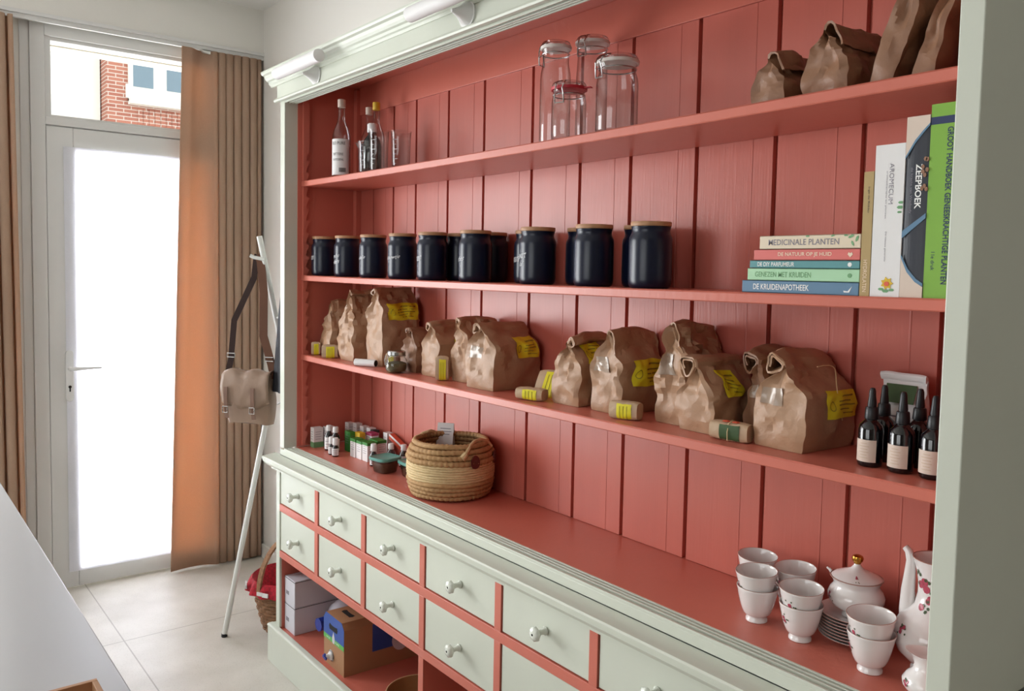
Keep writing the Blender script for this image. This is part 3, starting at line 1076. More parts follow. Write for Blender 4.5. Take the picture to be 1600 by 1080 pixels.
bag3('rounded brown paper bag at the left end of the third shelf', 0.095, 0.185, 0.13, 0.275, 0.225, 1, rz=-6, style='fold', mt='kraft', roll=0.012, crum=0.010, bulge=0.14, shut=0.35, topw=0.7)
bag3('tall crumpled brown paper bag, second from the left, its top pinched to a point', 0.268, 0.368, 0.125, 0.27, 0.262, 2, style='roll', mt='kraft', roll=0.010, crum=0.011, shut=0.5, bulge=0.1, topw=0.8)
bag3('tallest brown paper bag at left with a wide yellow label high on its side', 0.452, 0.558, 0.14, 0.285, 0.282, 3, style='rollL', mt='kraft', roll=0.013, crum=0.007, shut=0.72, label_v=(-0.75, 0.95), label_s=(0.62, 0.84))
bag3('small squat brown paper bag behind the little spice jar', 0.665, 0.755, 0.155, 0.275, 0.150, 4, style='rollL', mt='kraft_d', roll=0.009, crum=0.008, shut=0.55, bulge=0.1, label_v=(0.0, 0.9), label_s=(0.66, 0.95))
bag3('brown paper bag with open rolled top, right of the squat bag', 0.805, 0.893, 0.150, 0.285, 0.184, 5, style='rollL', mt='kraft', roll=0.014, crum=0.006, shut=0.62, label_v=(-0.1, 0.6), label_s=(0.40, 0.72))
bag3('brown paper bag tucked behind the big one, its top folded up to the right', 0.965, 1.045, 0.160, 0.295, 0.205, 6, style='rollL', mt='kraft', roll=0.013, crum=0.008, shut=0.6, skew=0.0)
bag3('broad brown paper bag with yellow label, fold along its top, in the left half', 1.098, 1.222, 0.120, 0.292, 0.196, 7, rz=2, style='rollL', mt='kraft', window=True, roll=0.015, crum=0.006, shut=0.72, label_v=(-0.05, 0.88), label_s=(0.52, 0.86))
bag3('narrow upright brown paper bag right of two leaning yellow-labelled packets', 1.462, 1.556, 0.145, 0.290, 0.188, 8, style='roll', mt='kraft', roll=0.013, crum=0.008, shut=0.6, label_v=(-0.6, 0.3), label_s=(0.66, 0.93))
bag3('big brown paper bag with yellow label on its lower side, middle of the shelf', 1.602, 1.700, 0.150, 0.298, 0.224, 9, style='fold', mt='kraft', window=True, roll=0.020, crum=0.007, shut=0.6, label_v=(-0.55, 0.98), label_s=(0.34, 0.66))
bag3('tall open-topped brown paper bag with crumpled shiny front', 1.803, 1.885, 0.165, 0.302, 0.243, 10, style='fold', mt='kraft', window=True, roll=0.012, crum=0.012, shut=0.5)
bag3('brown paper bag with a large rolled top and slanted yellow sticker', 1.893, 1.985, 0.140, 0.290, 0.176, 11, rz=-2, style='rollL', mt='kraft', roll=0.025, crum=0.007, shut=0.55, label_v=(-0.55, 0.25), label_s=(0.55, 0.93))
bag3('brown bag with a clear plastic front and rolled top, set back between its neighbours', 2.020, 2.085, 0.205, 0.302, 0.196, 12, rz=-4, style='rollL', mt='kraft_d', roll=0.025, window=True, crum=0.008, shut=0.6, label_v=(-0.7, 0.5), label_s=(0.85, 1.0))
bag3('largest brown paper bag at the right with spiral rolled top and wide yellow label', 2.097, 2.205, 0.135, 0.298, 0.200, 13, rz=-3, style='rollL', mt='kraft', roll=0.021, crum=0.006, shut=0.62, bulge=0.08, label_v=(-0.25, 0.97), label_s=(0.36, 0.68), window=True)
# string round the largest bag
q = MB()
q.tube([(2.216+0.004*math.sin(k*0.7), 0.150+0.010*k+0.02*math.sin(k*0.4), S3(2.2)+0.17-0.0012*k*k+0.003*k) for k in range(12)], 0.0009, 5)
tag(q.build('string', M['strawl']), 'thin pale string hanging down the largest brown paper bag', 'string')

GP = 'small folded packets on the third shelf'
def packet(label, x, y, w_, d_, h_, rz, seed, tilt=0, lift=0, mt='kraft_l', lm='yellow', name='seed_packet', ry=0):
    """small folded kraft packet lying on its side, round at the ends, sticker wrapped round the front"""
    t_ = thing(name, label, 'packet', (x, y, S3(x)+0.0006+lift), R(rz), GP)
    t_.rotation_euler = (R(tilt), R(ry), R(rz))
    n_ = 20
    def sec(k, t1):
        a = 2*PI*k/n_
        cx, cz = math.cos(a), math.sin(a)
        e = 0.62
        X = (abs(cx)**e)*(1 if cx > 0 else -1)*d_/2
        Z = (abs(cz)**e)*(1 if cz > 0 else -1)*h_/2
        pin = 1-0.12*abs(t1)**3
        nz_ = noise.noise(Vector((X*40+seed, t1*3, Z*40)))*0.0015
        return (t1*w_/2, (X+nz_)*pin, h_/2*0.97+(Z+nz_)*pin)
    q = MB(); q.grid(lambda i, j: sec(i, -1+2*j/8), n_, 9, cu=True)
    q.f.append(tuple(range(n_))); q.f.append(tuple(range(8*n_, 9*n_))); q.mi += [0, 0]
    q.v = [(a, b_, max(c, 0)) for a, b_, c in q.v]
    q.build('paper', M[mt], t_, smooth=True, angle=50)
    q = MB()
    q.grid(lambda i, j: tuple(Vector(sec(8+i*0.8, -0.42+1.05*j/5))+Vector((0, -0.0012, 0.0008))), 11, 6)
    lb = q.build('sticker', M[lm], t_, smooth=True)
    if lm == 'yellow':
        q = MB()
        for j0 in (-0.2, 0.05, 0.3):
            q.grid(lambda i, j: tuple(Vector(sec(9+i*0.8, j0+0.05*j))+Vector((0, -0.0018, 0.0012))), 8, 2)
        q.build('print', M['print'], lb)
    return t_
packet('small yellow-labelled packet at the far left end of the shelf', 0.098, 0.105, 0.034, 0.026, 0.052, 62, 1)
packet('small yellow-labelled packet in front of the leftmost rounded bag', 0.222, 0.105, 0.060, 0.032, 0.052, 55, 2)
packet('upright yellow-labelled packet left of the broad paper bag', 0.952, 0.130, 0.040, 0.036, 0.078, 50, 3)
packet('yellow-labelled packet half hidden behind the small glass spice jar', 0.610, 0.145, 0.035, 0.03, 0.055, 50, 4)
packet('yellow-labelled packet leaning back on the narrow bag, upper of the two', 1.395, 0.180, 0.085, 0.026, 0.085, 20, 5, tilt=-32)
packet('yellow-labelled packet lying flat in front, lower of the two', 1.400, 0.120, 0.080, 0.045, 0.034, 22, 6)
packet('rolled yellow-labelled packet lying before the big bag in the middle', 1.742, 0.125, 0.072, 0.040, 0.044, 18, 7)
t_ = packet('cream seed packet with orange flowers lying between two paper bags', 2.040, 0.128, 0.085, 0.038, 0.040, 10, 8, mt='kraft_l', lm='darkgreen' if 'darkgreen' in M else 'green')
q = MB()
for cx_, cz_, r_ in ((-0.008, 0.024, 0.008), (0.014, 0.022, 0.008)):
    q.lathe([(0.0, 0.003), (r_*0.6, 0.002), (r_, 0.0)], 14, c=(cx_, -0.008, 0.0395), cap0=False, cap1=False, fn=lambda a, z: 1+0.2*math.cos(6*a))
q.build('flower_print', M['orange'], t_)
q = MB(); q.tube([(0.002, -0.0205, 0.002), (0.002, -0.022, 0.02), (0.002, -0.016, 0.037), (0.002, 0.0, 0.0415), (0.002, 0.016, 0.037)], 0.001, 6)
q.build('rubber_band', M['strawl'], t_)
# white tube
t_ = thing('white_tube', 'small white carton tube lying open-ended in front of the second bag', 'tube', (0.515, 0.098, S3(0.5)+0.013), R(28))
q = MB(); q.tube([(-0.042, 0, 0), (0.042, 0, 0)], 0.0125, 18); q.build('sleeve', M['white'], t_, smooth=True, angle=50)
q = MB(); q.tube([(0.0422, 0, 0), (0.0428, 0, 0)], 0.0108, 18); q.build('dark_end', M['dark'], t_)
# spice jar
t_ = thing('spice_jar', 'little round glass jar of dried herbs with wire clip and steel lid', 'jar', (0.715, 0.105, S3(0.7)))
q = MB(); q.lathe([(0.022, 0.0), (0.032, 0.004), (0.037, 0.016), (0.037, 0.030), (0.033, 0.045), (0.027, 0.053), (0.026, 0.060)], 28, cap1=False); q.build('glass', M['glass'], t_, smooth=True)
q = MB(); q.lathe([(0.0195, 0.003), (0.030, 0.007), (0.034, 0.018), (0.033, 0.031), (0.022, 0.036), (0.0, 0.037)], 24, cap1=False, fn=lambda a, z: 1+0.03*math.sin(5*a)); q.build('herbs', M['herbs'], t_, smooth=True)
q = MB(); q.lathe([(0.028, 0.058), (0.030, 0.060), (0.030, 0.070), (0.027, 0.073), (0.0, 0.074)], 28, cap1=False); q.build('lid', M['steel'], t_, smooth=True)
q = MB()
q.tube([(-0.012, -0.034, 0.058), (-0.014, -0.037, 0.04), (-0.004, -0.039, 0.026), (0.006, -0.038, 0.040), (0.004, -0.034, 0.058)], 0.0014, 6)
q.tube([(0.0295*math.cos(a), 0.0295*math.sin(a), 0.056) for a in [2*PI*k/24 for k in range(24)]], 0.0012, 6, closed=True)
q.build('wire_clip', M['steel'], t_)

# top shelf bags, their shade put into a darker kraft colour
GT = 'brown paper bags on the top shelf'
def bag1(label, x0, x1, y0, y1, h_, seed, rz=0, **k):
    x = (x0+x1)/2; y = (y0+y1)/2
    return make_bag('paper_bag', label, 'paper bag', (x, y, S1(x)+0.0003), R(rz), x1-x0, y1-y0, h_, seed, group=GT, **k)
bag1('smallest folded brown bag on the top shelf, leftmost there', 2.085, 2.155, 0.095, 0.24, 0.118, 21, style='fold', mt='kraft_d', roll=0.022, crum=0.008, shut=0.35, bulge=0.02)
bag1('brown bag on the top shelf with its top folded over, second from left', 2.200, 2.280, 0.095, 0.26, 0.145, 22, style='fold', mt='kraft_d', roll=0.024, crum=0.008, shut=0.4)
bag1('large shade-toned brown bag leaning back on the top shelf with a zigzag cut edge', 2.322, 2.362, 0.100, 0.28, 0.270, 23, style='open', mt='kraft_d', crum=0.008, shut=0.3, bulge=0, lean=0.40)
bag1('rightmost brown bag on the top shelf, leaning against the side of the dresser', 2.398, 2.428, 0.100, 0.28, 0.170, 24, style='open', mt='kraft_d', crum=0.006, shut=0.3, bulge=0, lean=0.33)

# ================================================================ GLASS JARS (top shelf)
def clip_jar(label, x, y, r_, h_, neck, seal, rz, group='clip-top glass jars'):
    t_ = thing('clip_top_jar', label, 'glass jar', (x, y, S1(x)), R(rz), group)
    q = MB()
    hn = h_*0.80
    q.lathe([(r_*0.80, 0.0), (r_*0.95, 0.003), (r_, 0.012), (r_, hn*0.78), (r_*0.97, hn*0.86), (neck*1.02, hn*0.96), (neck, hn), (neck, h_-0.030), (neck*1.07, h_-0.027), (neck*1.07, h_-0.022)], 36, cap1=False)
    q.build('glass_body', M['glass'], t_, smooth=True, angle=60)
    q = MB()
    q.lathe([(neck*1.04, h_-0.0245), (neck*1.18, h_-0.024), (neck*1.20, h_-0.0170), (neck*1.04, h_-0.0165)], 36)
    if seal == 'rubberr':
        q.box(neck*1.05, -0.006, h_-0.0225, neck*1.05+0.022, 0.006, h_-0.0195)
    q.build('rubber_seal', M[seal], t_, smooth=True, angle=50)
    q = MB()
    q.lathe([(neck*1.08, h_-0.0168), (neck*1.13, h_-0.012), (neck*1.05, h_-0.006), (neck*0.75, h_-0.002), (neck*0.70, h_-0.006), (0.0, h_-0.006)], 36, cap0=True, cap1=False)
    q.build('glass_lid', M['glass'], t_, smooth=True, angle=60)
    q = MB()
    zc = h_-0.036
    q.tube([(neck*1.04*math.cos(a), neck*1.04*math.sin(a), zc) for a in [2*PI*k/32 for k in range(32)]], 0.0018, 6, closed=True)
    for s_ in (-1, 1):
        q.tube([(s_*0.010, -neck*1.06, zc), (s_*0.012, -neck*1.30, zc-0.004), (s_*0.009, -neck*1.34, zc+0.010), (s_*0.011, -neck*1.20, h_-0.014), (s_*0.011, -neck*1.02, h_-0.007), (s_*0.006, -neck*0.6, h_-0.003)], 0.0018, 6)
    q.tube([(-0.012, -neck*1.30, zc-0.004), (-0.013, -neck*1.24, zc-0.024), (0.013, -neck*1.24, zc-0.024), (0.012, -neck*1.30, zc-0.004)], 0.0021, 6)
    q.build('wire_clip', M['steel'], t_)
    return t_
clip_jar('tall clip-top glass jar at the left of the group, clip sticking out left', 1.432, 0.152, 0.040, 0.272, 0.034, 'rubberw', -70)
clip_jar('tallest clip-top glass jar with white seal, standing behind the others', 1.480, 0.236, 0.041, 0.290, 0.038, 'rubberw', 12)
clip_jar('wide clip-top glass jar with white seal, rightmost of the group', 1.668, 0.142, 0.050, 0.190, 0.043, 'rubberw', -8)
clip_jar('small clip-top glass jar with a red rubber seal in front', 1.531, 0.112, 0.043, 0.146, 0.038, 'rubberr', 18)

# ================================================================ BOTTLES AND BEAKERS (top shelf left)
def tall_bottle(label, x, y, h_, r_, capm, lab=None):
    t_ = thing('spirit_bottle', label, 'bottle', (x, y, S1(x)), 0, 'tall clear bottles on the top shelf')
    q = MB(); q.lathe([(r_*0.85, 0.0), (r_, 0.004), (r_, h_*0.52), (r_*0.9, h_*0.60), (r_*0.45, h_*0.72), (r_*0.38, h_*0.80), (r_*0.36, h_*0.95)], 28, cap1=False)
    q.build('glass_body', M['glass'], t_, smooth=True, angle=60)
    q = MB(); q.lathe([(r_*0.42, h_*0.90), (r_*0.44, h_*0.905), (r_*0.44, h_*0.995), (r_*0.40, h_)], 20); q.build('cap', M[capm], t_, smooth=True)
    if lab:
        q = MB(); rr = r_+0.0008
        a0, a1 = R(-125), R(25)
        q.grid(lambda i, j: (rr*math.cos(a0+(a1-a0)*i/20), rr*math.sin(a0+(a1-a0)*i/20), 0.012+(h_*0.50-0.014)*j), 21, 2)
        l_ = q.build('paper_label', M[lab], t_, smooth=True)
        if lab == 'white':
            q = MB(); rr = r_+0.0014
            def fn(zc):
                return lambda u, v: (rr*math.cos(R(-48)+u/rr), rr*math.sin(R(-48)+u/rr), zc+v)
            put_text(q, 'ISO PURE', fn(0.128), width=0.054, height=0.011)
            put_text(q, 'BITTERE', fn(0.088), width=0.040, height=0.009)
            put_text(q, 'KATOENL', fn(0.068), width=0.044, height=0.008)
            for k in range(12):
                u0 = 0.004+0.0022*k
                q.add([fn(0.03)(u0, -0.008), fn(0.03)(u0+0.0012, -0.008), fn(0.03)(u0+0.0012, 0.008), fn(0.03)(u0, 0.008)], [(0, 1, 2, 3)])
            q.build('print', M['ink'], l_)
    return t_
tall_bottle('clear bottle with a printed white label, leftmost on the top shelf', 0.245, 0.135, 0.292, 0.033, 'cream', 'white')
tall_bottle('slim clear bottle with a pale cap standing between the white-labelled and yellow-capped ones', 0.262, 0.240, 0.275, 0.030, 'cream', 'navy')
tall_bottle('clear bottle with a yellow cap behind the brown bottle', 0.345, 0.225, 0.280, 0.031, 'yelc', None)
t_ = thing('brown_bottle', 'dark brown bottle with a white screw cap behind a clear beaker', 'bottle', (0.425, 0.165, S1(0.4)))
q = MB(); q.lathe([(0.030, 0.0), (0.0345, 0.004), (0.0345, 0.105), (0.030, 0.125), (0.016, 0.145), (0.014, 0.158)], 28); q.build('glass_body', M['black'], t_, smooth=True, angle=60)
q = MB(); q.lathe([(0.0165, 0.154), (0.0175, 0.156), (0.0170, 0.183), (0.014, 0.186)], 24); q.build('cap', M['white'], t_, smooth=True)
def beaker(label, x, y, h_, r_, spout=False, name='measuring_beaker'):
    t_ = thing(name, label, 'beaker', (x, y, S1(x)), 0, 'clear plastic measuring beakers')
    q = MB()
    def fn(a, z):
        if spout and z > h_*0.7:
            d = math.cos(a-R(-160))
            return 1+0.5*max(0, d)**10*(z/h_-0.7)/0.3
        return 1
    q.lathe([(r_*0.80, 0.0), (r_*0.86, 0.003), (r_*0.95, h_*0.8), (r_, h_), (r_*1.05, h_+0.001), (r_*1.05, h_+0.003)], 36, cap1=False, fn=fn)
    q.build('cup_wall', M['glass'], t_, smooth=True, angle=60)
    q = MB()
    for k in range(6):
        z = 0.025+k*0.016
        rr = r_*(0.88+0.08*z/h_)
        q.grid(lambda i, j: (rr*math.cos(R(-75)+0.05*i*(2 if k % 2 else 1)), rr*math.sin(R(-75)+0.05*i*(2 if k % 2 else 1)), z+0.0015*j), 5, 2)
    q.build('scale_marks', M['white'], t_)
    return t_
beaker('clear beaker with a pouring lip before the brown bottle', 0.500, 0.108, 0.104, 0.034, True)
beaker('tall clear measuring beaker, left of the two right-hand ones', 0.560, 0.118, 0.138, 0.034)
beaker('clear measuring beaker with a wide rim, right end of the glassware', 0.622, 0.168, 0.134, 0.034)

# ================================================================ BOOKS
def flat_book(label, x0, x1, z0, z1, y0, depth, cov, txt, txm, tw, tx, mark=None, h_=0.008):
    t_ = thing('book', label, 'book', ((x0+x1)/2, y0, z0), 0, 'herb books lying in a stack')
    wd, ht = x1-x0, z1-z0
    q = MB()
    q.box(-wd/2, 0, 0, wd/2, depth, 0.002); q.box(-wd/2, 0, ht-0.002, wd/2, depth, ht)
    q.box(-wd/2, 0, 0.0, wd/2, 0.003, ht)
    q.build('cover', cov, t_, bevel=0.0008)
    q = MB(); q.box(-wd/2+0.003, 0.003, 0.002, wd/2-0.003, depth-0.003, ht-0.002); q.build('pages', M['white'], t_)
    q = MB()
    put_text(q, txt, lambda u, v: (u+tx, -0.0004, ht/2+v), width=tw, height=h_, bold=0.01)
    q.build('title', M[txm], t_)
    if mark:
        q = MB(); mark(q, wd, ht); q.build('emblem', M[txm] if txm != 'greyb' else M['ink'], t_)
    return t_
def cmat(n, *c):
    M[n] = mat(n, srgb(*c), 0.45, 0.03, 30)
    return M[n]
cmat('greyb', 132, 126, 136); cmat('c_blue', 92, 128, 158); cmat('c_mint', 168, 212, 172); cmat('c_teal', 86, 146, 150)
cmat('c_rose', 214, 108, 102); cmat('c_cream', 222, 206, 182); cmat('c_beige', 176, 150, 100); cmat('c_slate', 34, 38, 50)
cmat('txt_green', 110, 160, 112); cmat('txt_navy', 30, 44, 86); cmat('txt_cream', 236, 214, 190); cmat('txt_lime', 190, 214, 120)
zb = S1(2.2)-1.904+1.540
zb = sag(1.540, 2.22)
def bird(q, wd, ht):
    q.prism([(wd/2-0.028, ht/2-0.003), (wd/2-0.02, ht/2-0.004), (wd/2-0.012, ht/2+0.005), (wd/2-0.017, ht/2-0.006), (wd/2-0.027, ht/2-0.006)], 1, -0.0006, -0.0001)
def heart(q, wd, ht):
    c = wd/2-0.018
    q.prism([(c, ht/2-0.005), (c+0.005, ht/2), (c+0.003, ht/2+0.004), (c, ht/2+0.002), (c-0.003, ht/2+0.004), (c-0.005, ht/2)], 1, -0.0006, -0.0001)
def disc(q, wd, ht):
    c = wd/2-0.018
    q.prism([(c+0.004*math.cos(k*0.5), ht/2+0.004*math.sin(k*0.5)) for k in range(12)], 1, -0.0006, -0.0001)
flat_book('blue book titled De Kruidenapotheek at the bottom of the stack', 2.089, 2.331, zb, zb+0.0235, 0.080, 0.17, M['c_blue'], 'DE KRUIDENAPOTHEEK', 'inkw', 0.120, -0.035, bird, 0.011)
flat_book('pale mint green book lying second from the bottom of the stack', 2.100, 2.331, zb+0.0238, zb+0.0470, 0.081, 0.165, M['c_mint'], 'GENEZEN MET KRUIDEN', 'txt_green', 0.120, -0.038, disc, 0.010)
flat_book('thin teal book in the middle of the lying stack', 2.105, 2.331, zb+0.0473, zb+0.0620, 0.080, 0.16, M['c_teal'], 'DE DIY PARFUMEUR', 'inkw', 0.080, -0.055, disc, 0.008)
flat_book('coral pink book lying second from the top of the stack', 2.114, 2.331, zb+0.0623, zb+0.0828, 0.080, 0.16, M['c_rose'], 'DE NATUUR OP JE HUID', 'txt_cream', 0.110, 0.0, heart, 0.009)
bk = flat_book('cream book titled Medicinale Planten with leaf motif, topmost of the stack', 2.126, 2.331, zb+0.0831, zb+0.1085, 0.080, 0.155, M['c_cream'], 'MEDICINALE PLANTEN', 'greyb', 0.145, -0.010, None, 0.011)
q = MB()
for cx_, cz_, r_, a_ in ((0.085, 0.021, 0.006, 0.4), (0.096, 0.017, 0.006, 1.2), (0.075, 0.023, 0.004, 0), (0.088, 0.009, 0.005, 2), (0.0, 0.023, 0.004, 0), (0.05, 0.023, 0.004, 0.3)):
    q.prism([(cx_+r_*math.cos(a_)*c_-r_*0.4*math.sin(a_)*s_, max(0.001, min(0.0250, cz_+r_*math.sin(a_)*c_+r_*0.4*math.cos(a_)*s_))) for c_, s_ in ((1, 0), (0.4, 1), (-0.6, 0.8), (-1, 0), (-0.5, -0.9), (0.5, -0.8))], 1, -0.0007, -0.0001)
q.build('leaf_motif', M['txt_green'], bk)
# extra small subtitles
def vbook(label, x0, x1, h_, y0, depth, cov, tilt=0, round_=0.0):
    t_ = thing('book', label, 'book', ((x0+x1)/2, y0, sag(1.540, x0)), 0, 'upright books at the right end')
    wd = x1-x0
    q = MB()
    n_ = 9
    # rounded spine + two boards
    sp = [(-wd/2+wd*k/(n_-1), -round_*(1-(2*k/(n_-1)-1)**2)) for k in range(n_)]
    poly = sp+[(wd/2, depth), (wd/2-0.002, depth), (wd/2-0.002, 0.003), (-wd/2+0.002, 0.003), (-wd/2+0.002, depth), (-wd/2, depth)]
    q.prism(poly, 2, 0, h_)
    q.build('cover', cov, t_, smooth=False)
    q = MB(); q.box(-wd/2+0.002, 0.003, 0.003, wd/2-0.002, depth-0.003, h_-0.003); q.build('pages', M['white'], t_)
    return t_, wd
def vtext(t_, txt, mt, xc, zc, length, hh, y=-0.0006, name='title', bold=0.0):
    q = MB()
    put_text(q, txt, lambda u, v: (xc+v, y, zc-u), width=length, height=hh, bold=bold)
    return q.build(name, M[mt], t_)
t_, wd = vbook('narrow beige book standing right beside the lying stack', 2.3325, 2.3500, 0.2135, 0.080, 0.15, M['c_beige'])
vtext(t_, 'HYDROLATEN', 'txt_cream', 0.0, 0.035, 0.055, 0.007)
vtext(t_, 'Inge de Ridder', 'ink', 0.001, 0.165, 0.045, 0.004)
t_, wd = vbook('thick white book titled Aromecum with a yellow flower on its spine', 2.3515, 2.4025, 0.2560, 0.080, 0.19, M['white'])
vtext(t_, 'AROMECUM', 'greyb', 0.004, 0.190, 0.068, 0.0078)
vtext(t_, 'aromatherapie en planten', 'greyb', -0.004, 0.172, 0.08, 0.003)
vtext(t_, 'De nieuwe generatie', 'greyb', -0.002, 0.085, 0.05, 0.0035)
q = MB()
for r_, k_, y_ in ((0.011, 7, -0.0006),):
    q.prism([((0.004+(r_ if i % 2 == 0 else r_*0.66)*math.cos(PI*i/k_)), 0.023+(r_ if i % 2 == 0 else r_*0.66)*math.sin(PI*i/k_)) for i in range(2*k_)], 1, -0.0010, -0.0001)
fl_ = q.build('flower_print', M['yelc'], t_)
q = MB(); q.prism([(0.004+0.0045*math.cos(k*0.5), 0.022+0.004*math.sin(k*0.5)) for k in range(12)], 1, -0.0016, -0.001); q.build('flower_centre', M['orange'], fl_)
q = MB()
for cx_, cz_, r_ in ((-0.006, 0.013, 0.005), (0.012, 0.012, 0.005), (0.002, 0.010, 0.006), (0.021, 0.150, 0.006), (0.022, 0.158, 0.005), (0.020, 0.142, 0.004)):
    q.prism([(min(0.0252, cx_+r_*math.cos(k*PI/3)), cz_+0.5*r_*math.sin(k*PI/3)) for k in range(6)], 1, -0.0008, -0.0001)
q.build('leaf_print', M['txt_green'], t_)
t_, wd = vbook('dark book titled Zeepboek with a picture of a black bowl on its spine', 2.4035, 2.4415, 0.2965, 0.082, 0.20, M['c_slate'], round_=0.003)
vtext(t_, 'ZEEPBOEK', 'inkw', 0.0045, 0.182, 0.073, 0.0105, y=-0.0036, bold=0.02)
vtext(t_, 'de kracht van Wasbody', 'greyb', -0.0075, 0.176, 0.075, 0.0045, y=-0.0032)
q = MB()
arc = [(-0.0189+0.0005, 0.262+0.0)]+[(-0.0185+0.037*k/10, 0.262-0.020+0.026*math.sin(PI*(k/10)*0.5+0.1)+0.004) for k in range(11)]
q.prism([(-0.0188, 0.2962), (0.0188, 0.2962), (0.0188, 0.283), (0.008, 0.272), (-0.004, 0.258), (-0.0188, 0.232)], 1, -0.0036, -0.0028)
q.build('wood_photo', M['cream'], t_); q = MB()
q.prism([(-0.0188, 0.0003), (0.0188, 0.0003), (0.0188, 0.018), (0.006, 0.026), (-0.008, 0.042), (-0.0188, 0.066)], 1, -0.0036, -0.0028)
q.build('wood_photo', M['cream'], t_)
q = MB()
q.prism([(-0.0188, 0.228), (-0.0188, 0.232), (-0.004, 0.258), (0.008, 0.272), (0.0188, 0.283), (0.0188, 0.279), (0.008, 0.267), (-0.004, 0.252)], 1, -0.0040, -0.0028)
q.build('bowl_rim_photo', M['c_blue'], t_); q = MB()
q.prism([(-0.0188, 0.110), (0.0188, 0.138), (0.0188, 0.130), (-0.0188, 0.098)], 1, -0.0040, -0.0028)
q.build('bowl_highlight_photo', M['c_blue'], t_); q = MB()
q.prism([(-0.0188, 0.066), (-0.0188, 0.071), (-0.006, 0.047), (0.008, 0.031), (0.0188, 0.024), (0.0188, 0.019), (0.006, 0.026), (-0.008, 0.042)], 1, -0.0040, -0.0028)
q.build('bowl_rim_photo', M['c_blue'], t_)
q = MB()
for k in range(9):
    cx_, cz_ = 0.014+0.004*math.sin(k*2.1), 0.200+0.026*math.sin(k*1.3)
    q.prism([(cx_+0.003*math.cos(j*PI/3), cz_+0.004*math.sin(j*PI/3)) for j in range(6)], 1, -0.0040, -0.0028)
q.build('petal_photo', M['kraft_d'], t_)
t_, wd = vbook('tall bright green book of medicinal plants with a blue band near the top', 2.4420, 2.4925, 0.3115, 0.080, 0.21, M['lime'])
vtext(t_, 'GROOT HANDBOEK GENEESKRACHTIGE PLANTEN', 'txt_navy', 0.0065, 0.148, 0.250, 0.0095, bold=0.02)
vtext(t_, '11e druk', 'txt_navy', -0.012, 0.060, 0.030, 0.006)
q = MB(); q.box(-0.0252, -0.0005, 0.279, 0.0252, -0.0001, 0.291); q.build('blue_band', M['txt_navy'], t_)
q = MB(); q.box(0.0125, -0.0003, 0.0, 0.0252, -0.00005, 0.279); q.box(0.0125, -0.0003, 0.291, 0.0252, -0.00005, 0.3114); q.build('pale_edge', M['c_mint'], t_)

# ================================================================ DROPPER BOTTLES
drop = None
def dropper(x, y, label, rz=0):
    global drop
    if drop is not None:
        return dup(drop, (x, y, S3(x)), R(rz), label, 'black dropper bottles')
    t_ = thing('dropper_bottle', label, 'bottle', (x, y, S3(x)), R(rz), 'black dropper bottles')
    q = MB(); q.lathe([(0.0175, 0.0), (0.0205, 0.002), (0.0215, 0.006), (0.0215, 0.066), (0.0195, 0.075), (0.012, 0.083), (0.0095, 0.086), (0.0095, 0.090)], 30); q.build('glass_body', M['black'], t_, smooth=True, angle=60)
    q = MB(); q.lathe([(0.0115, 0.086), (0.0120, 0.088), (0.0108, 0.106), (0.0095, 0.108)], 24, fn=lambda a, z: 1+0.02*math.cos(12*a)); q.build('cap', M['blackrub'], t_, smooth=True)
    q = MB(); q.lathe([(0.0075, 0.107), (0.0080, 0.112), (0.0062, 0.128), (0.0058, 0.137), (0.0040, 0.142), (0.0, 0.143)], 20, cap1=False); q.build('rubber_bulb', M['blackrub'], t_, smooth=True)
    q = MB(); rr = 0.0220; a0, a1 = R(-150), R(-35)
    q.grid(lambda i, j: (rr*math.cos(a0+(a1-a0)*i/16), rr*math.sin(a0+(a1-a0)*i/16), 0.010+0.040*j), 17, 2)
    l_ = q.build('paper_label', M['cream'], t_, smooth=True)
    q = MB(); rr = 0.0224
    for k, ww in enumerate((0.5, 0.8, 0.6, 0.75, 0.5, 0.65)):
        a0, a1 = R(-92)-ww*0.55, R(-92)+ww*0.55
        q.grid(lambda i, j: (rr*math.cos(a0+(a1-a0)*i/5), rr*math.sin(a0+(a1-a0)*i/5), 0.043-0.0052*k+0.0009*j), 6, 2)
    q.build('print', M['kraft_l'], l_)
    drop = t_
    return t_
dropper(2.327, 0.152, 'black dropper bottle with cream label, left of the three in front')
dropper(2.385, 0.150, 'black dropper bottle with cream label, middle of the three in front')
dropper(2.440, 0.150, 'black dropper bottle with cream label, cut off by the dresser side')
dropper(2.318, 0.213, 'black dropper bottle behind the left front one, before the white pouch', 180)
dropper(2.382, 0.218, 'black dropper bottle behind the middle front one', 180)
dropper(2.432, 0.232, 'black dropper bottle at the back on the right', 180)
t_ = make_bag('paper_pouch', 'white paper pouch with green print and rolled top behind the dropper bottles', 'pouch', (2.325, 0.272, S3(2.3)+0.0004), R(-88), 0.048, 0.082, 0.166, 31, style='roll', mt='kraft_l', roll=0.006, crum=0.003, shut=0.2, bulge=0.02)
for ch in t_.children:
    ch.data.materials[0] = M['white']
q = MB(); q.grid(lambda i, j: (0.0225-0.0150*j/3, -0.030+0.058*i/4, 0.106+0.034*j/3), 5, 4)
q.build('green_print', M['darkgreen'], t_)
q = MB()
for k in range(5):
    q.grid(lambda i, j: (0.0290-0.004*k*0, -0.024+0.010*i*(1-0.12*(k % 2)), 0.036+0.011*k+0.003*j), 5, 2)
q.build('print', M['greyb'], t_)

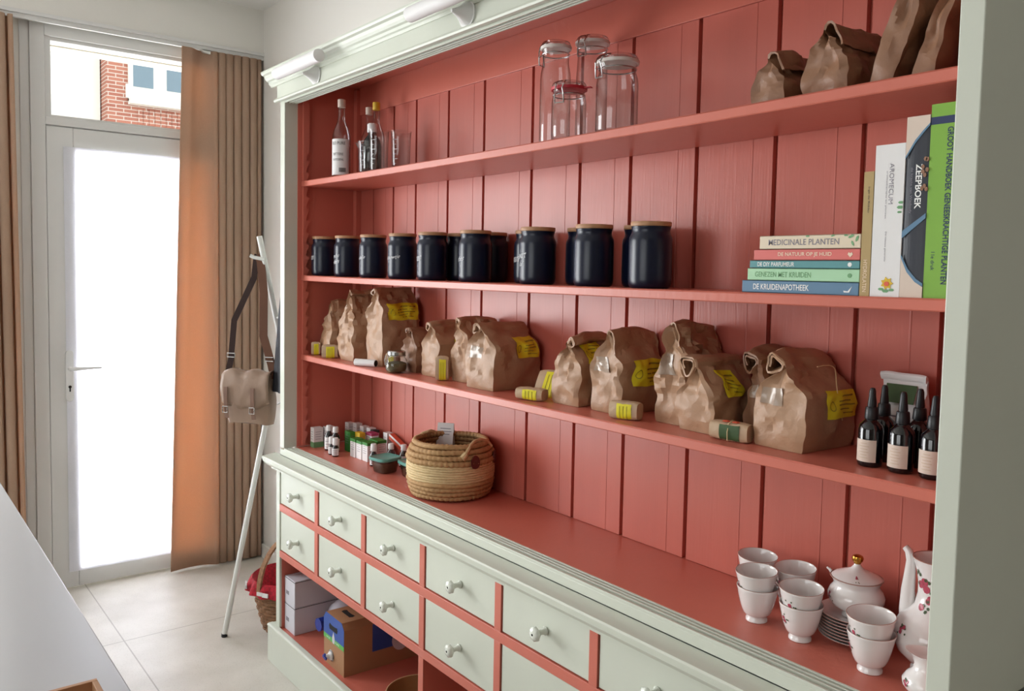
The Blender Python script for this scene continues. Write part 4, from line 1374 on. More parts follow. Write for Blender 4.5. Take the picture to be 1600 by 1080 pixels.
# ================================================================ STRAW BASKET ON THE DECK
ZD = 0.865
t_ = thing('straw_basket', 'round woven straw basket with pale middle band and leather tags on the deck', 'basket', (0.937, 0.176, ZD))
def bprof(z):      # radius by height
    u = z/0.176
    return 0.106+0.030*math.sin(PI*min(1, u*0.80+0.10))-0.006*max(0, u-0.75)/0.25
def coil(z0, z1, n_row, tw, twn, name, mt):
    q = MB()
    nseg = 150 if tw else 72
    dz = (z1-z0)/n_row
    for k in range(n_row):
        zc = z0+dz*(k+0.5)
        rr = bprof(zc)
        pts = []
        rad = []
        for i in range(nseg):
            a = 2*PI*i/nseg
            wob = 0.0012*math.sin(a*twn+k*1.3)+0.0006*math.sin(a*7+k)
            pts.append(((rr+wob)*math.cos(a), (rr+wob)*math.sin(a), zc+0.0006*math.sin(a*5+k*2)))
            rad.append(dz*0.58*(1+(0.13*math.sin(a*twn+k*2.2) if tw else 0)))
        q.tube(pts, rad, 6, closed=True)
    return q.build(name, mt, t_, smooth=True, angle=180)
coil(0.0055, 0.060, 4, True, 52, 'lower_band', M['straw'])
coil(0.060, 0.112, 7, False, 30, 'middle_band', M['strawl'])
coil(0.112, 0.176, 4, True, 52, 'upper_band', M['straw'])
q = MB(); q.lathe([(0.0, 0.001), (0.100, 0.001), (0.112, 0.004)], 40, cap0=False, cap1=False); q.build('base', M['straw'], t_)
q = MB(); q.lathe([(0.104, 0.004)]+[(bprof(z)-0.005, z) for z in (0.02, 0.05, 0.09, 0.13, 0.172)], 40, cap0=True, cap1=False); q.build('inside', M['wicker'], t_, smooth=True)
def on_b(az, z, out=0.006):
    rr = bprof(z)+out
    return (rr*math.cos(R(az)), rr*math.sin(R(az)), z)
# rope handle at the right rim + leather tags
q = MB(); q.tube([on_b(-17, 0.142, 0.008), on_b(-12, 0.156, 0.010), on_b(-4, 0.172, 0.006), on_b(8, 0.181, 0.002), on_b(22, 0.183, 0.002), on_b(36, 0.176, 0.006), on_b(44, 0.155, 0.010)], 0.0055, 8)
q.tube([on_b(-20, 0.139, 0.010), on_b(-14, 0.152, 0.013)], 0.009, 8)
q.build('handle', M['strawl'], t_, smooth=True)
q = MB(); q.tube([on_b(168, 0.150), on_b(172, 0.174, 0.008), on_b(184, 0.182, 0.0), on_b(200, 0.176, 0.006), on_b(208, 0.150)], 0.005, 8); q.build('handle', M['strawl'], t_, smooth=True)
for az in (-2, 42):
    q = MB()
    c = Vector(on_b(az, 0.125, 0.008))
    nrm = Vector((math.cos(R(az)), math.sin(R(az)), 0)); sd = Vector((-nrm.y, nrm.x, 0))
    pts_o = [(0.016*math.cos(a)*(1-0.15*math.sin(a)), 0.021*math.sin(a)) for a in [2*PI*k/16 for k in range(16)]]
    vs = [c+sd*u+Vector((0, 0, v))+nrm*o_ for o_ in (0, 0.003) for u, v in pts_o]
    q.add(vs, [tuple(range(16)), tuple(range(16, 32))]+[(k, (k+1) % 16, (k+1) % 16+16, k+16) for k in range(16)])
    tg = q.build('leather_tag', M['tag'] if 'tag' in M else M.setdefault('tag', mat('oxblood_leather', srgb(92, 34, 28), 0.5, 0.1)), t_)
    q = MB()
    for s_ in (-1, 1):
        q.tube([c+nrm*0.0035+sd*(s_*0.0)+Vector((0, 0, -0.008)), c+nrm*0.0035+sd*(s_*0.006)+Vector((0, 0, 0.001)), c+nrm*0.0035+sd*(s_*0.003)+Vector((0, 0, 0.006)), c+nrm*0.0035+Vector((0, 0, 0.003))], 0.0005, 5)
    q.build('heart_stamp', M['leather'], tg)
# card standing out of the basket
t2 = thing('folded_card', 'white folded card sticking up behind the rim of the straw basket', 'card', (0.838, 0.222, ZD+0.110), R(38))
q = MB()
q.obox((0.0, -0.008, 0.047), (0.028, 0.0, 0), (0, 0.0005, 0), (0, 0.010, 0.046)); q.obox((0.0, 0.009, 0.047), (0.028, 0.0, 0), (0, 0.0005, 0), (0, -0.007, 0.046))
q.build('paper', M['white'], t2)
q = MB()
for k, ww in enumerate((0.018, 0.021, 0.015)):
    q.obox((0, -0.0088+0.217*(0.028-0.009*k), 0.075-0.009*k), (ww, 0, 0), (0, 0.0004, 0), (0, 0.0002, 0.0011))
q.build('print', M['greyb'], t2)

# ================================================================ SMALL THINGS LEFT ON THE DECK
def vial(label, x, y, r_, h_, glass, labm='white', neck=0.45, capr=0.52, capf=0.26, group='small medicine bottles on the deck'):
    t_ = thing('medicine_bottle', label, 'bottle', (x, y, ZD), 0, group)
    q = MB(); hb = h_*(1-capf)
    q.lathe([(r_*0.9, 0), (r_, 0.002), (r_, hb*0.72), (r_*0.85, hb*0.84), (r_*neck, hb*0.97), (r_*neck, h_*(1-capf)+0.003)], 22); q.build('glass_body', M[glass], t_, smooth=True, angle=60)
    q = MB(); q.lathe([(r_*capr*1.05, hb), (r_*capr*1.1, hb+0.002), (r_*capr, h_-0.002), (r_*capr*0.85, h_)], 22); q.build('cap', M['white'], t_, smooth=True)
    q = MB(); rr = r_+0.0006; a0, a1 = R(-150), R(40)
    q.grid(lambda i, j: (rr*math.cos(a0+(a1-a0)*i/14), rr*math.sin(a0+(a1-a0)*i/14), h_*0.07+hb*0.60*j), 15, 2)
    l_ = q.build('paper_label', M[labm], t_, smooth=True)
    q = MB(); rr += 0.0005
    for k in range(3):
        zz = h_*0.14+k*hb*0.15
        a0, a1 = R(-75), R(0)
        q.grid(lambda i, j: (rr*math.cos(a0+(a1-a0)*i/5), rr*math.sin(a0+(a1-a0)*i/5), zz+0.0018*j), 6, 2)
    q.build('print', M['greyb'], l_)
    return t_
vial('tall dark bottle with white cap, leftmost of the medicine bottles', 0.163, 0.130, 0.0155, 0.098, 'black', capf=0.22, capr=0.6)
vial('tall dark bottle with white cap, second from the left behind small white ones', 0.205, 0.138, 0.0160, 0.097, 'black', capf=0.22, capr=0.65)
vial('small white-labelled vial with white cap, left of a matching pair', 0.236, 0.106, 0.0115, 0.068, 'black', capf=0.38, capr=0.85)
vial('small white-labelled vial with white cap, right of a matching pair', 0.274, 0.104, 0.0125, 0.070, 'black', capf=0.38, capr=0.85)
vial('dark vial with white cap and pink label beside the teal-lidded tub', 0.487, 0.148, 0.0130, 0.080, 'black', capf=0.32, capr=0.8)
vial('amber vial with white cap, left of two behind the teal-lidded tub', 0.512, 0.205, 0.0170, 0.080, 'amber', capf=0.26, capr=0.6)
vial('amber vial with white cap, right of two behind the teal-lidded tub', 0.556, 0.232, 0.0175, 0.080, 'amber', capf=0.26, capr=0.6)
def carton(label, x, y, sx, sy, h_, body, top=None, rz=0, z=ZD, band=None, group='small medicine cartons on the deck', lines=True):
    t_ = thing('medicine_carton', label, 'carton', (x, y, z), R(rz), group)
    q = MB(); q.box(-sx/2, -sy/2, 0, sx/2, sy/2, h_); q.build('box', M[body], t_, bevel=0.0006)
    if top:
        q = MB(); q.box(-sx/2-0.0003, -sy/2-0.0003, h_-0.010, sx/2+0.0003, sy/2+0.0003, h_+0.0004); q.build('top_flap', M[top], t_)
    if band:
        q = MB(); q.box(-sx/2-0.0003, -sy/2-0.0003, 0.0, sx/2+0.0003, sy/2+0.0003, h_*0.28); q.build('colour_band', M[band], t_)
    if lines:
        q = MB()
        for k in range(4):
            zz = h_*(0.78-0.12*k)
            q.box(sx/2, -sy*0.32, zz, sx/2+0.0004, sy*(0.3-0.08*(k % 2)), zz+0.0014)
            q.box(-sx*0.32, -sy/2-0.0004, zz, sx*(0.3-0.08*(k % 2)), -sy/2, zz+0.0014)
        q.build('print', M['greyb'], t_)
    return t_
carton('white carton with a green foot, leftmost of the cartons', 0.082, 0.118, 0.030, 0.040, 0.078, 'white', band='txt_green')
carton('plain white carton beside the green-footed one', 0.098, 0.162, 0.030, 0.036, 0.080, 'white')
carton('green carton behind the little white vials', 0.222, 0.190, 0.045, 0.022, 0.078, 'green')
carton('yellow carton beside the green one', 0.262, 0.212, 0.040, 0.024, 0.078, 'yelc')
carton('magenta-topped carton in the middle of the cartons', 0.292, 0.248, 0.045, 0.030, 0.078, 'white', top='pink')
carton('white carton with green flap, front left of three', 0.318, 0.170, 0.040, 0.035, 0.068, 'white', top='green')
carton('white carton with green flap, front middle of three', 0.362, 0.172, 0.040, 0.035, 0.067, 'white', top='green')
carton('white carton with green flap, front right of three', 0.406, 0.176, 0.040, 0.040, 0.069, 'white', top='green')
carton('white carton with green flap, behind the front three', 0.385, 0.222, 0.060, 0.038, 0.070, 'white', top='green')
for k, (x, y) in enumerate(((0.078, 0.262), (0.128, 0.272), (0.178, 0.276), (0.226, 0.280), (0.345, 0.288))):
    carton(['white carton against the left side wall at the back', 'white carton at the back, second from the side wall', 'white carton at the back, third from the side wall', 'white carton at the back, behind the yellow carton', 'white carton at the back, set apart to the right'][k], x, y, 0.030, 0.026, 0.083+0.004*(k == 1), 'white')
carton('narrow dark-topped carton among the white ones at the back', 0.262, 0.276, 0.024, 0.026, 0.080, 'white', top='ink')
carton('orange carton behind the amber vials', 0.612, 0.262, 0.045, 0.040, 0.072, 'orange', lines=False)
carton('white and orange carton left of the straw basket', 0.640, 0.292, 0.034, 0.024, 0.118, 'orange', top='white', lines=False)
carton('small white carton showing beside the straw basket rim', 0.722, 0.288, 0.036, 0.024, 0.118, 'white', lines=False)
t_ = thing('long_carton', 'long slim red and white carton leaning against the back boards', 'carton', (0.455, 0.288, ZD), 0)
q = MB(); q.obox((0, 0, 0.045), (0.085, 0, -0.028), (0, 0.010, 0), (0.0035, 0, 0.0105)); q.build('box', M['orange'], t_, bevel=0.0006)
q = MB(); q.obox((-0.0, -0.0003, 0.052), (0.085, 0, -0.028), (0, 0.0101, 0), (0.0012, 0, 0.0037)); q.build('white_stripe', M['white'], t_)
def tub(label, x, y, rz):
    t_ = thing('storage_tub', label, 'tub', (x, y, ZD), R(rz), 'teal-lidded tubs')
    def ring(s_, z, n_=24):
        out = []
        for k in range(n_):
            a = 2*PI*k/n_; c_, s2 = math.cos(a), math.sin(a)
            e = 0.45
            out.append((s_*(abs(c_)**e)*(1 if c_ > 0 else -1), s_*(abs(s2)**e)*(1 if s2 > 0 else -1), z))
        return out
    q = MB(); L_ = [ring(0.030, 0), ring(0.033, 0.003), ring(0.041, 0.046)]
    q.add(sum(L_, []), [(j*24+i, j*24+(i+1) % 24, (j+1)*24+(i+1) % 24, (j+1)*24+i) for j in range(2) for i in range(24)]+[tuple(range(24))])
    q.build('cup', M['plasticw'], t_, smooth=True)
    q = MB(); L_ = [ring(0.028, 0.002), ring(0.031, 0.004), ring(0.037, 0.036)]
    q.add(sum(L_, []), [(j*24+i, j*24+(i+1) % 24, (j+1)*24+(i+1) % 24, (j+1)*24+i) for j in range(2) for i in range(24)]+[tuple(range(24)), tuple(range(48, 72))])
    q.build('herbs', M['herbs'], t_)
    q = MB(); L_ = [ring(0.046, 0.044), ring(0.047, 0.046), ring(0.0465, 0.053), ring(0.043, 0.0545), ring(0.039, 0.0515)]
    q.add(sum(L_, []), [(j*24+i, j*24+(i+1) % 24, (j+1)*24+(i+1) % 24, (j+1)*24+i) for j in range(4) for i in range(24)]+[tuple(range(24)), tuple(range(96, 120))])
    q.build('lid', M['teal'], t_, smooth=True, angle=40)
    return t_
tub('clear tub of herbs with a teal lid in front of the amber vials', 0.585, 0.140, 10)
tub('teal-lidded tub partly hidden behind the straw basket', 0.695, 0.188, -5)

# ================================================================ TEA SET
cup_proto = None
def rose_patch(q, cyl_r, az, z, s_, seed):
    """little painted spray on a round body; cyl_r(z) gives radius"""
    rr_ = random.Random(seed)
    def put(u0, v0, r_, k_):
        pts = []
        for i in range(k_):
            a = 2*PI*i/k_
            uu, vv = u0+r_*math.cos(a), v0+r_*math.sin(a)
            R_ = cyl_r(z+vv)+0.0007
            an = R(az)+uu/max(R_, 0.01)
            pts.append((R_*math.cos(an), R_*math.sin(an), z+vv))
        q.add(pts, [tuple(range(k_))])
    q.cur = 0
    for _ in range(3):
        put(rr_.uniform(-s_, s_)*0.4, rr_.uniform(-s_, s_)*0.5, s_*0.30, 9)
    q.cur = 1
    for _ in range(6):
        put(rr_.uniform(-s_, s_)*0.9, rr_.uniform(-s_, s_), s_*0.16, 5)
M['rose'] = mat('painted_rose', srgb(176, 72, 92), 0.25, 0.25, 90)
M['leafp'] = mat('painted_leaf', srgb(74, 92, 66), 0.25, 0.2, 90)
def cup_r(z):
    u = max(0, (z-0.014)/0.056)
    return 0.0225+0.0185*min(1, u)**0.55
def tea_cup(x, y, z, label, rz=0, tilt=(0, 0)):
    global cup_proto
    if cup_proto is not None:
        o = dup(cup_proto, (x, y, z), R(rz), label, 'white porcelain tea cups')
    else:
        o = thing('tea_cup', label, 'cup', (x, y, z), R(rz), 'white porcelain tea cups')
        q = MB()
        pr = [(0.019, 0.0), (0.0215, 0.001), (0.0215, 0.006), (0.0185, 0.010), (0.0195, 0.013)]
        pr += [(cup_r(0.014+0.056*t1), 0.014+0.056*t1) for t1 in (0.02, 0.08, 0.2, 0.35, 0.5, 0.65, 0.8, 0.92)]
        pr += [(0.0412, 0.069), (0.0418, 0.0722), (0.0412, 0.0732), (0.0402, 0.0722), (0.0395, 0.068)]
        pr += [(cup_r(0.014+0.056*t1)-0.0022, 0.014+0.056*t1+0.001) for t1 in (0.8, 0.6, 0.4, 0.2, 0.08)]+[(0.012, 0.0135), (0.0, 0.013)]
        q.lathe(pr, 40, cap1=False)
        q.build('cup_body', M['porcelain'], o, smooth=True, angle=60)
        q = MB(); rose_patch(q, cup_r, -150, 0.045, 0.012, 3); rose_patch(q, cup_r, 60, 0.045, 0.010, 5)
        q.build('rose_decoration', [M['rose'], M['leafp']], o)
        q = MB(); q.tube([(0.0413*math.cos(2*PI*k/40), 0.0413*math.sin(2*PI*k/40), 0.0728) for k in range(40)], 0.0006, 5, closed=True)
        q.build('gilt_rim', M['giltrim'], o)
        cup_proto = o
    o.rotation_euler = (R(tilt[0]), R(tilt[1]), R(rz))
    return o
M['giltrim'] = mat('faded_gilt_rim', srgb(176, 130, 116), 0.35, 0.05)
NEST = 0.0325
for (x, y, two, r_, la, lb) in (
  (2.104, 0.148, True, 0, 'lower tea cup of the front left stack', 'tea cup nested on top of the front left stack'),
  (2.208, 0.142, True, 35, 'lower tea cup of the front middle stack', 'tea cup nested on top of the front middle stack'),
  (2.357, 0.130, True, 15, 'lower tea cup of the front right stack', 'tea cup nested on top of the front right stack'),
  (2.045, 0.228, True, 60, 'lower tea cup of the back left stack', 'tea cup nested on top of the back left stack'),
  (2.140, 0.230, True, 10, 'lower tea cup of the back middle stack', 'tea cup nested on top of the back middle stack')):
    tea_cup(x, y, ZD, 'white porcelain '+la, r_)
    tea_cup(x+0.0004, y-0.001, ZD+NEST, 'white porcelain '+lb, r_+25, (3, -2))
# saucers
sc_p = None
for k in range(8):
    z = ZD+0.0062*k
    lab = 'white gilt-edged saucer in the stack under the sugar bowl'
    if k == 0:
        lab = 'white gilt-edged saucer at the very bottom of the stack'
    if k == 7:
        lab = 'topmost white saucer, carrying the sugar bowl'
    if sc_p is None:
        sc_p = thing('saucer', lab, 'saucer', (2.272, 0.228, z), 0, 'saucers stacked under the sugar bowl')
        q = MB(); q.lathe([(0.030, 0.0), (0.032, 0.001), (0.050, 0.0055), (0.064, 0.0110), (0.0668, 0.0125), (0.0665, 0.0138), (0.064, 0.0133), (0.050, 0.0082), (0.031, 0.0042), (0.0, 0.0042)], 44, cap1=False)
        q.build('dish', M['porcelain'], sc_p, smooth=True, angle=50)
        q = MB(); q.tube([(0.0668*math.cos(2*PI*i/44), 0.0668*math.sin(2*PI*i/44), 0.0130) for i in range(44)], 0.0007, 5, closed=True)
        q.build('gilt_rim', M['giltrim'], sc_p)
    else:
        dup(sc_p, (2.272, 0.228, z), 0, lab, 'saucers stacked under the sugar bowl')
lbl = ['at the very bottom', 'second from the bottom', 'third from the bottom', 'fourth from the bottom', 'fourth from the top', 'third from the top', 'second from the top', 'topmost']
for k, o in enumerate(sorted([o for o in bpy.data.objects if o.name.startswith('saucer') and o.type == 'EMPTY'], key=lambda o: o.location.z)):
    o['label'] = 'white gilt-edged saucer, '+lbl[k]+' of the stack below the sugar bowl'
# sugar bowl
ZS = ZD+0.0062*7+0.0042
t_ = thing('sugar_bowl', 'white porcelain sugar bowl with rose lid and gilt knob on the saucers', 'sugar bowl', (2.272, 0.228, ZS))
pr_s = [(0.022, 0.0), (0.025, 0.001), (0.024, 0.006), (0.020, 0.010), (0.030, 0.014), (0.044, 0.022), (0.0515, 0.033), (0.0525, 0.043), (0.048, 0.053), (0.0425, 0.060), (0.042, 0.066), (0.047, 0.074), (0.0485, 0.0765), (0.046, 0.0765)]
q = MB(); q.lathe(pr_s, 44); q.build('bowl_body', M['porcelain'], t_, smooth=True, angle=60)
q = MB(); q.lathe([(0.0455, 0.0766), (0.0462, 0.0775), (0.040, 0.082), (0.025, 0.088), (0.012, 0.094), (0.0065, 0.101), (0.006, 0.104)], 44)
ld = q.build('lid', M['porcelain'], t_, smooth=True, angle=60)
q = MB(); q.lathe([(0.006, 0.1035), (0.007, 0.106), (0.0095, 0.109), (0.0112, 0.114), (0.0098, 0.1185), (0.005, 0.121), (0.0, 0.1215)], 24, cap1=False); q.build('knob', M['gold'], ld, smooth=True)
q = MB(); q.tube([(0.0483*math.cos(2*PI*i/44), 0.0483*math.sin(2*PI*i/44), 0.0768) for i in range(44)], 0.0009, 5, closed=True); q.build('gilt_rim', M['giltrim'], t_)
for s_ in (-1,):
    q = MB(); q.tube([(s_*0.044, -0.004, 0.066), (s_*0.054, -0.006, 0.078), (s_*0.060, -0.006, 0.080)], [0.004, 0.003, 0.002], 8); q.build('lip', M['porcelain'], t_, smooth=True)
def interp(pr, z):
    for (r0, z0), (r1_, z1) in zip(pr, pr[1:]):
        if z0 <= z <= z1 and z1 > z0:
            return r0+(r1_-r0)*(z-z0)/(z1-z0)
    return pr[-1][0]
q = MB(); rose_patch(q, lambda z: interp(pr_s, z), -125, 0.040, 0.011, 8)
q.build('rose_decoration', [M['rose'], M['leafp']], t_)
q = MB(); rose_patch(q, lambda z: max(0.01, 0.046-(z-0.0775)*2.2), -60, 0.083, 0.005, 9)
q.v = [(a*1.0, b_, c+0.0012) for a, b_, c in q.v]
q.build('rose_decoration', [M['rose'], M['leafp']], ld)
# coffee pot
t_ = thing('coffee_pot', 'tall white porcelain coffee pot with rose decoration and slender spout', 'coffee pot', (2.432, 0.212, ZD))
pp = [(0.034, 0.0), (0.038, 0.002), (0.038, 0.008), (0.032, 0.014), (0.044, 0.022), (0.062, 0.040), (0.070, 0.062), (0.069, 0.080), (0.060, 0.098), (0.045, 0.112), (0.036, 0.124), (0.032, 0.145), (0.032, 0.165), (0.035, 0.185), (0.041, 0.205), (0.043, 0.210), (0.040, 0.210), (0.033, 0.190), (0.029, 0.160)]
q = MB(); q.lathe(pp, 44); q.build('pot_body', M['porcelain'], t_, smooth=True, angle=60)
q = MB(); q.tube([(-0.046, -0.002, 0.080), (-0.050, -0.003, 0.105), (-0.051, -0.003, 0.140), (-0.049, -0.003, 0.170), (-0.048, -0.003, 0.195), (-0.053, -0.003, 0.210), (-0.060, -0.003, 0.216)], [0.018, 0.015, 0.012, 0.010, 0.0085, 0.007, 0.006], 14); q.build('spout', M['porcelain'], t_, smooth=True)
q = MB(); q.tube([(0.036, 0.0, 0.19), (0.058, 0.0, 0.185), (0.066, 0.0, 0.15), (0.062, 0.0, 0.11), (0.056, 0.0, 0.088)], 0.005, 10); q.build('handle', M['porcelain'], t_, smooth=True)
q = MB(); q.tube([(0.0425*math.cos(2*PI*i/40), 0.0425*math.sin(2*PI*i/40), 0.2100) for i in range(40)], 0.0009, 5, closed=True); q.build('gilt_rim', M['giltrim'], t_)
q = MB()
rose_patch(q, lambda z: interp(pp[:16], z), -105, 0.168, 0.024, 12); rose_patch(q, lambda z: interp(pp[:16], z), -98, 0.135, 0.020, 2); rose_patch(q, lambda z: interp(pp[:16], z), -118, 0.084, 0.013, 14)
q.build('rose_decoration', [M['rose'], M['leafp']], t_)
# creamer
t_ = thing('milk_jug', 'small white porcelain milk jug with rose decoration, half hidden by the dresser side', 'jug', (2.468, 0.106, ZD))
t_.scale = (0.92, 0.92, 0.86)
pj = [(0.020, 0.0), (0.023, 0.002), (0.021, 0.006), (0.030, 0.014), (0.040, 0.028), (0.041, 0.038), (0.034, 0.050), (0.024, 0.060), (0.021, 0.072), (0.024, 0.086), (0.030, 0.094), (0.028, 0.094), (0.020, 0.080)]
q = MB(); q.lathe(pj, 36, fn=lambda a, z: 1+(0.35*max(0, math.cos(a-R(180)))**6*(z-0.07)/0.024 if z > 0.07 else 0)); q.build('jug_body', M['porcelain'], t_, smooth=True, angle=60)
q = MB(); q.tube([(0.022, 0, 0.088), (0.040, 0, 0.084), (0.046, 0, 0.06), (0.040, 0, 0.040)], 0.004, 8); q.build('handle', M['porcelain'], t_, smooth=True)
q = MB(); rose_patch(q, lambda z: interp(pj[:11], z), -120, 0.036, 0.012, 6); q.build('rose_decoration', [M['rose'], M['leafp']], t_)

# ================================================================ LOWER COMPARTMENT
ZL = 0.145
def whitebox(label, z, h_, x1, yd):
    t_ = thing('cardboard_box', label, 'box', (0.084, 0.005, z), 0, 'white boxes in the lower compartment')
    q = MB(); q.box(-0.046, 0, 0, x1-0.084, yd, h_); q.build('carton', M['card'], t_, bevel=0.003)
    q = MB(); q.box(-0.043, 0.003, h_-0.0005, x1-0.087, yd-0.003, h_+0.0006); q.build('lid_flap', M['card'], t_)
    q = MB(); q.box(-0.0464, -0.0006, h_-0.0042, x1-0.0835, yd, h_-0.0025); q.build('lid_seam', M['dark'], t_)
    q = MB(); q.box(-0.030, -0.0007, h_*0.36, -0.004, 0.0, h_*0.50); q.build('printed_text', M['greyb'], t_)
    return t_
whitebox('white cardboard box at the bottom of the lower compartment stack', ZL, 0.108, 0.132, 0.275)
whitebox('white cardboard box on top of the other in the lower compartment', ZL+0.1085, 0.104, 0.134, 0.275)
# water carton
t_ = thing('water_carton', 'brown and blue carton of drinking water with a tap in the lower compartment', 'carton', (0.460, 0.010, ZL), R(-1))
bx, by, bh = 0.082, 0.31, 0.188
ch_ = 0.022
q = MB(); q.prism([(-bx, 0), (bx, 0), (bx, bh-ch_), (bx-ch_*0.8, bh), (-bx+ch_*0.8, bh), (-bx, bh-ch_)], 1, 0, by)
wb = q.build('carton_body', M['brownc'], t_, bevel=0.001)
q = MB(); q.prism([(-bx, bh*0.58), (bx, bh*0.58), (bx, bh-ch_), (bx-ch_*0.8, bh), (-bx+ch_*0.8, bh), (-bx, bh-ch_)], 1, -0.0009, -0.0001); q.build('blue_panel', M['blue'], t_)
q = MB(); q.box(-bx, -0.0009, bh*0.49, bx, -0.0001, bh*0.58); q.build('green_band', M['grn2'], t_)
q = MB()
for u_, v0 in ((-0.042, 0.0), (0.03, 0.0)):
    put_text(q, 'NATURE' if u_ < 0 else 'PURE', lambda u, v: (u_+u, -0.0014, bh*0.535+v), width=0.030, height=0.007)
q.build('band_text', M['inkw'], t_)
# drop emblem
q = MB(); q.prism([(0.0, bh*0.72), (0.009, bh*0.60), (0.010, bh*0.54), (0.005, bh*0.49), (-0.005, bh*0.49), (-0.010, bh*0.54), (-0.009, bh*0.60)], 1, -0.0018, -0.001)
q.build('drop_emblem', M['card'], t_)
# hand holes
def hole(q, cx_, cz_, ax_, s_):
    pts = [(cx_-0.030*s_, cz_), (cx_-0.026*s_, cz_+0.009*s_), (cx_-0.010*s_, cz_+0.0065*s_), (cx_+0.010*s_, cz_+0.0065*s_), (cx_+0.026*s_, cz_+0.009*s_), (cx_+0.030*s_, cz_), (cx_+0.026*s_, cz_-0.009*s_), (cx_-0.026*s_, cz_-0.009*s_)]
    if ax_ == 'y':
        q.prism(pts, 1, -0.0016, -0.0008)
    else:
        q.prism(pts, 2, bh+0.0002, bh+0.0008)
q = MB(); hole(q, -0.002, bh*0.78, 'y', 1.15); q.build('hand_hole', M['dark'], t_); q = MB(); hole(q, 0.0, 0.055, 'z', 1.2); q.build('hand_hole', M['dark'], t_)
q = MB(); q.box(bx, 0.11, bh*0.34, bx+0.0006, by, bh-ch_-0.002)
q.build('blue_side_panel', M['blue'], t_)
q = MB(); q.prism([(0.225+0.036*math.cos(a), bh*0.44+0.040*math.sin(a)) for a in [2*PI*k/28 for k in range(28)]], 0, bx+0.0007, bx+0.0014)
em = q.build('round_emblem', M['card'], t_)
q = MB(); put_text(q, 'SPA', lambda u, v: (bx+0.002, 0.225+u, bh*0.50+v), width=0.045, height=0.020, bold=0.02); q.build('emblem_text', M['ink'], em)
q = MB(); q.lathe([(0.015, 0), (0.016, 0.004), (0.013, 0.008), (0.009, 0.010), (0.009, 0.022), (0.006, 0.023)], 20)
q.v = [(a-0.018, -c-0.001, b_+0.042) for a, b_, c in q.v]
tp = q.build('tap', M['white'], t_, smooth=True)
q = MB(); q.obox((-0.018, -0.026, 0.042), (0.013, 0, -0.002), (0, 0.003, 0), (0.001, 0, 0.004)); q.obox((-0.018, -0.026, 0.046), (0.003, 0, 0), (0, 0.003, 0), (0, 0, 0.009)); q.build('tap_lever', M['bluep'], tp)
q = MB(); q.lathe([(0.020, 0), (0.021, 0.0012)], 24); q.v = [(a-0.018, -c-0.0003, b_+0.042) for a, b_, c in q.v]; q.build('tap_seal', M['steel'], t_)
# jerrycan
t_ = thing('water_jug', 'cloudy plastic jug with a blue cap lying between the boxes and the water carton', 'jug', (0.232, 0.226, ZL+0.001), R(4))
t_.scale = (1.12, 1.12, 1.12)
q = MB()
def jr(a, z):
    return 1
q.lathe([(0.0, 0.0), (0.018, 0.0), (0.019, 0.020), (0.032, 0.034), (0.052, 0.050), (0.062, 0.075), (0.064, 0.20), (0.058, 0.215), (0.0, 0.218)], 28, cap0=False, cap1=False)
q.v = [(a, c-0.14, b_*1.0+0.0645) for a, b_, c in q.v]
q.build('jug_body', M['jugpl'] if 'jugpl' in M else M.setdefault('jugpl', mat('milky_plastic', srgb(196, 194, 206), 0.3, 0.03)), t_, smooth=True, angle=60)
q = MB(); q.lathe([(0.020, 0.0), (0.022, 0.002), (0.022, 0.026), (0.0, 0.0265)], 24, fn=lambda a, z: 1+0.03*math.cos(16*a))
q.v = [(a, -c-0.13, b_+0.0645) for a, b_, c in q.v]; q.build('cap', M['bluep'], t_, smooth=True, angle=30)
# bamboo bowl
t_ = thing('wooden_bowl', 'large wooden bowl with a pale rim lying open in the lower compartment', 'bowl', (0.915, 0.085, ZL))
t_.rotation_euler = (R(0), 0, 0)
q = MB(); pr = [(0.045, 0.0), (0.062, 0.004), (0.086, 0.022), (0.100, 0.048), (0.106, 0.080), (0.1075, 0.088), (0.104, 0.088), (0.100, 0.078), (0.094, 0.050), (0.080, 0.026), (0.055, 0.010), (0.0, 0.008)]
q.lathe(pr, 44, cap1=False); q.build('bowl_body', M['woodbowl'], t_, smooth=True, angle=60)
q = MB(); q.tube([(0.1058*math.cos(2*PI*i/44), 0.1058*math.sin(2*PI*i/44), 0.0885) for i in range(44)], 0.0016, 6, closed=True); q.build('rim', M['strawl'], t_)

# ================================================================ COAT STAND, BAG, JACKET
t_ = thing('clothes_stand', 'white tubular clothes stand with crossed legs left of the dresser', 'clothes stand', (0, 0, 0))
def leg(a, b_, r_=0.0115):
    q = MB(); q.tube([a, b_], r_, 14)
    o = q.build('leg', M['standw'], t_, smooth=True, angle=50)
    return o
A = (Vector((-0.285, 0.392, 0.0)), Vector((-0.235, 0.008, 1.695)))
B = (Vector((-0.338, -0.104, 0.006)), Vector((-0.338, 0.222, 1.62)))
leg(*A); lB = leg(*B)
leg((-0.075, 0.13, 0.0), (-0.105, 0.12, 1.60))
q = MB(); q.lathe([(0.012, 0), (0.013, 0.001), (0.012, 0.014)], 12, c=(B[0].x, B[0].y, 0)); q.build('rubber_foot', M['blackrub'], lB)
def pt_on(L_, z):
    return L_[0].lerp(L_[1], (z-L_[0].z)/(L_[1].z-L_[0].z))
q = MB(); q.tube([pt_on(B, 1.36)+Vector((-0.02, 0, 0)), (-0.095, 0.12, 1.36)], 0.008, 10); q.tube([pt_on(A, 1.36), (-0.095, 0.125, 1.34)], 0.006, 10)
q.build('cross_bar', M['standw'], t_, smooth=True)
pk = pt_on(A, 1.60)
q = MB(); q.tube([pk+Vector((0.01, 0, 0)), pk+Vector((-0.02, -0.035, 0.008)), pk+Vector((-0.026, -0.050, 0.016))], 0.0075, 10)
q.build('peg', M['standw'], t_, smooth=True)
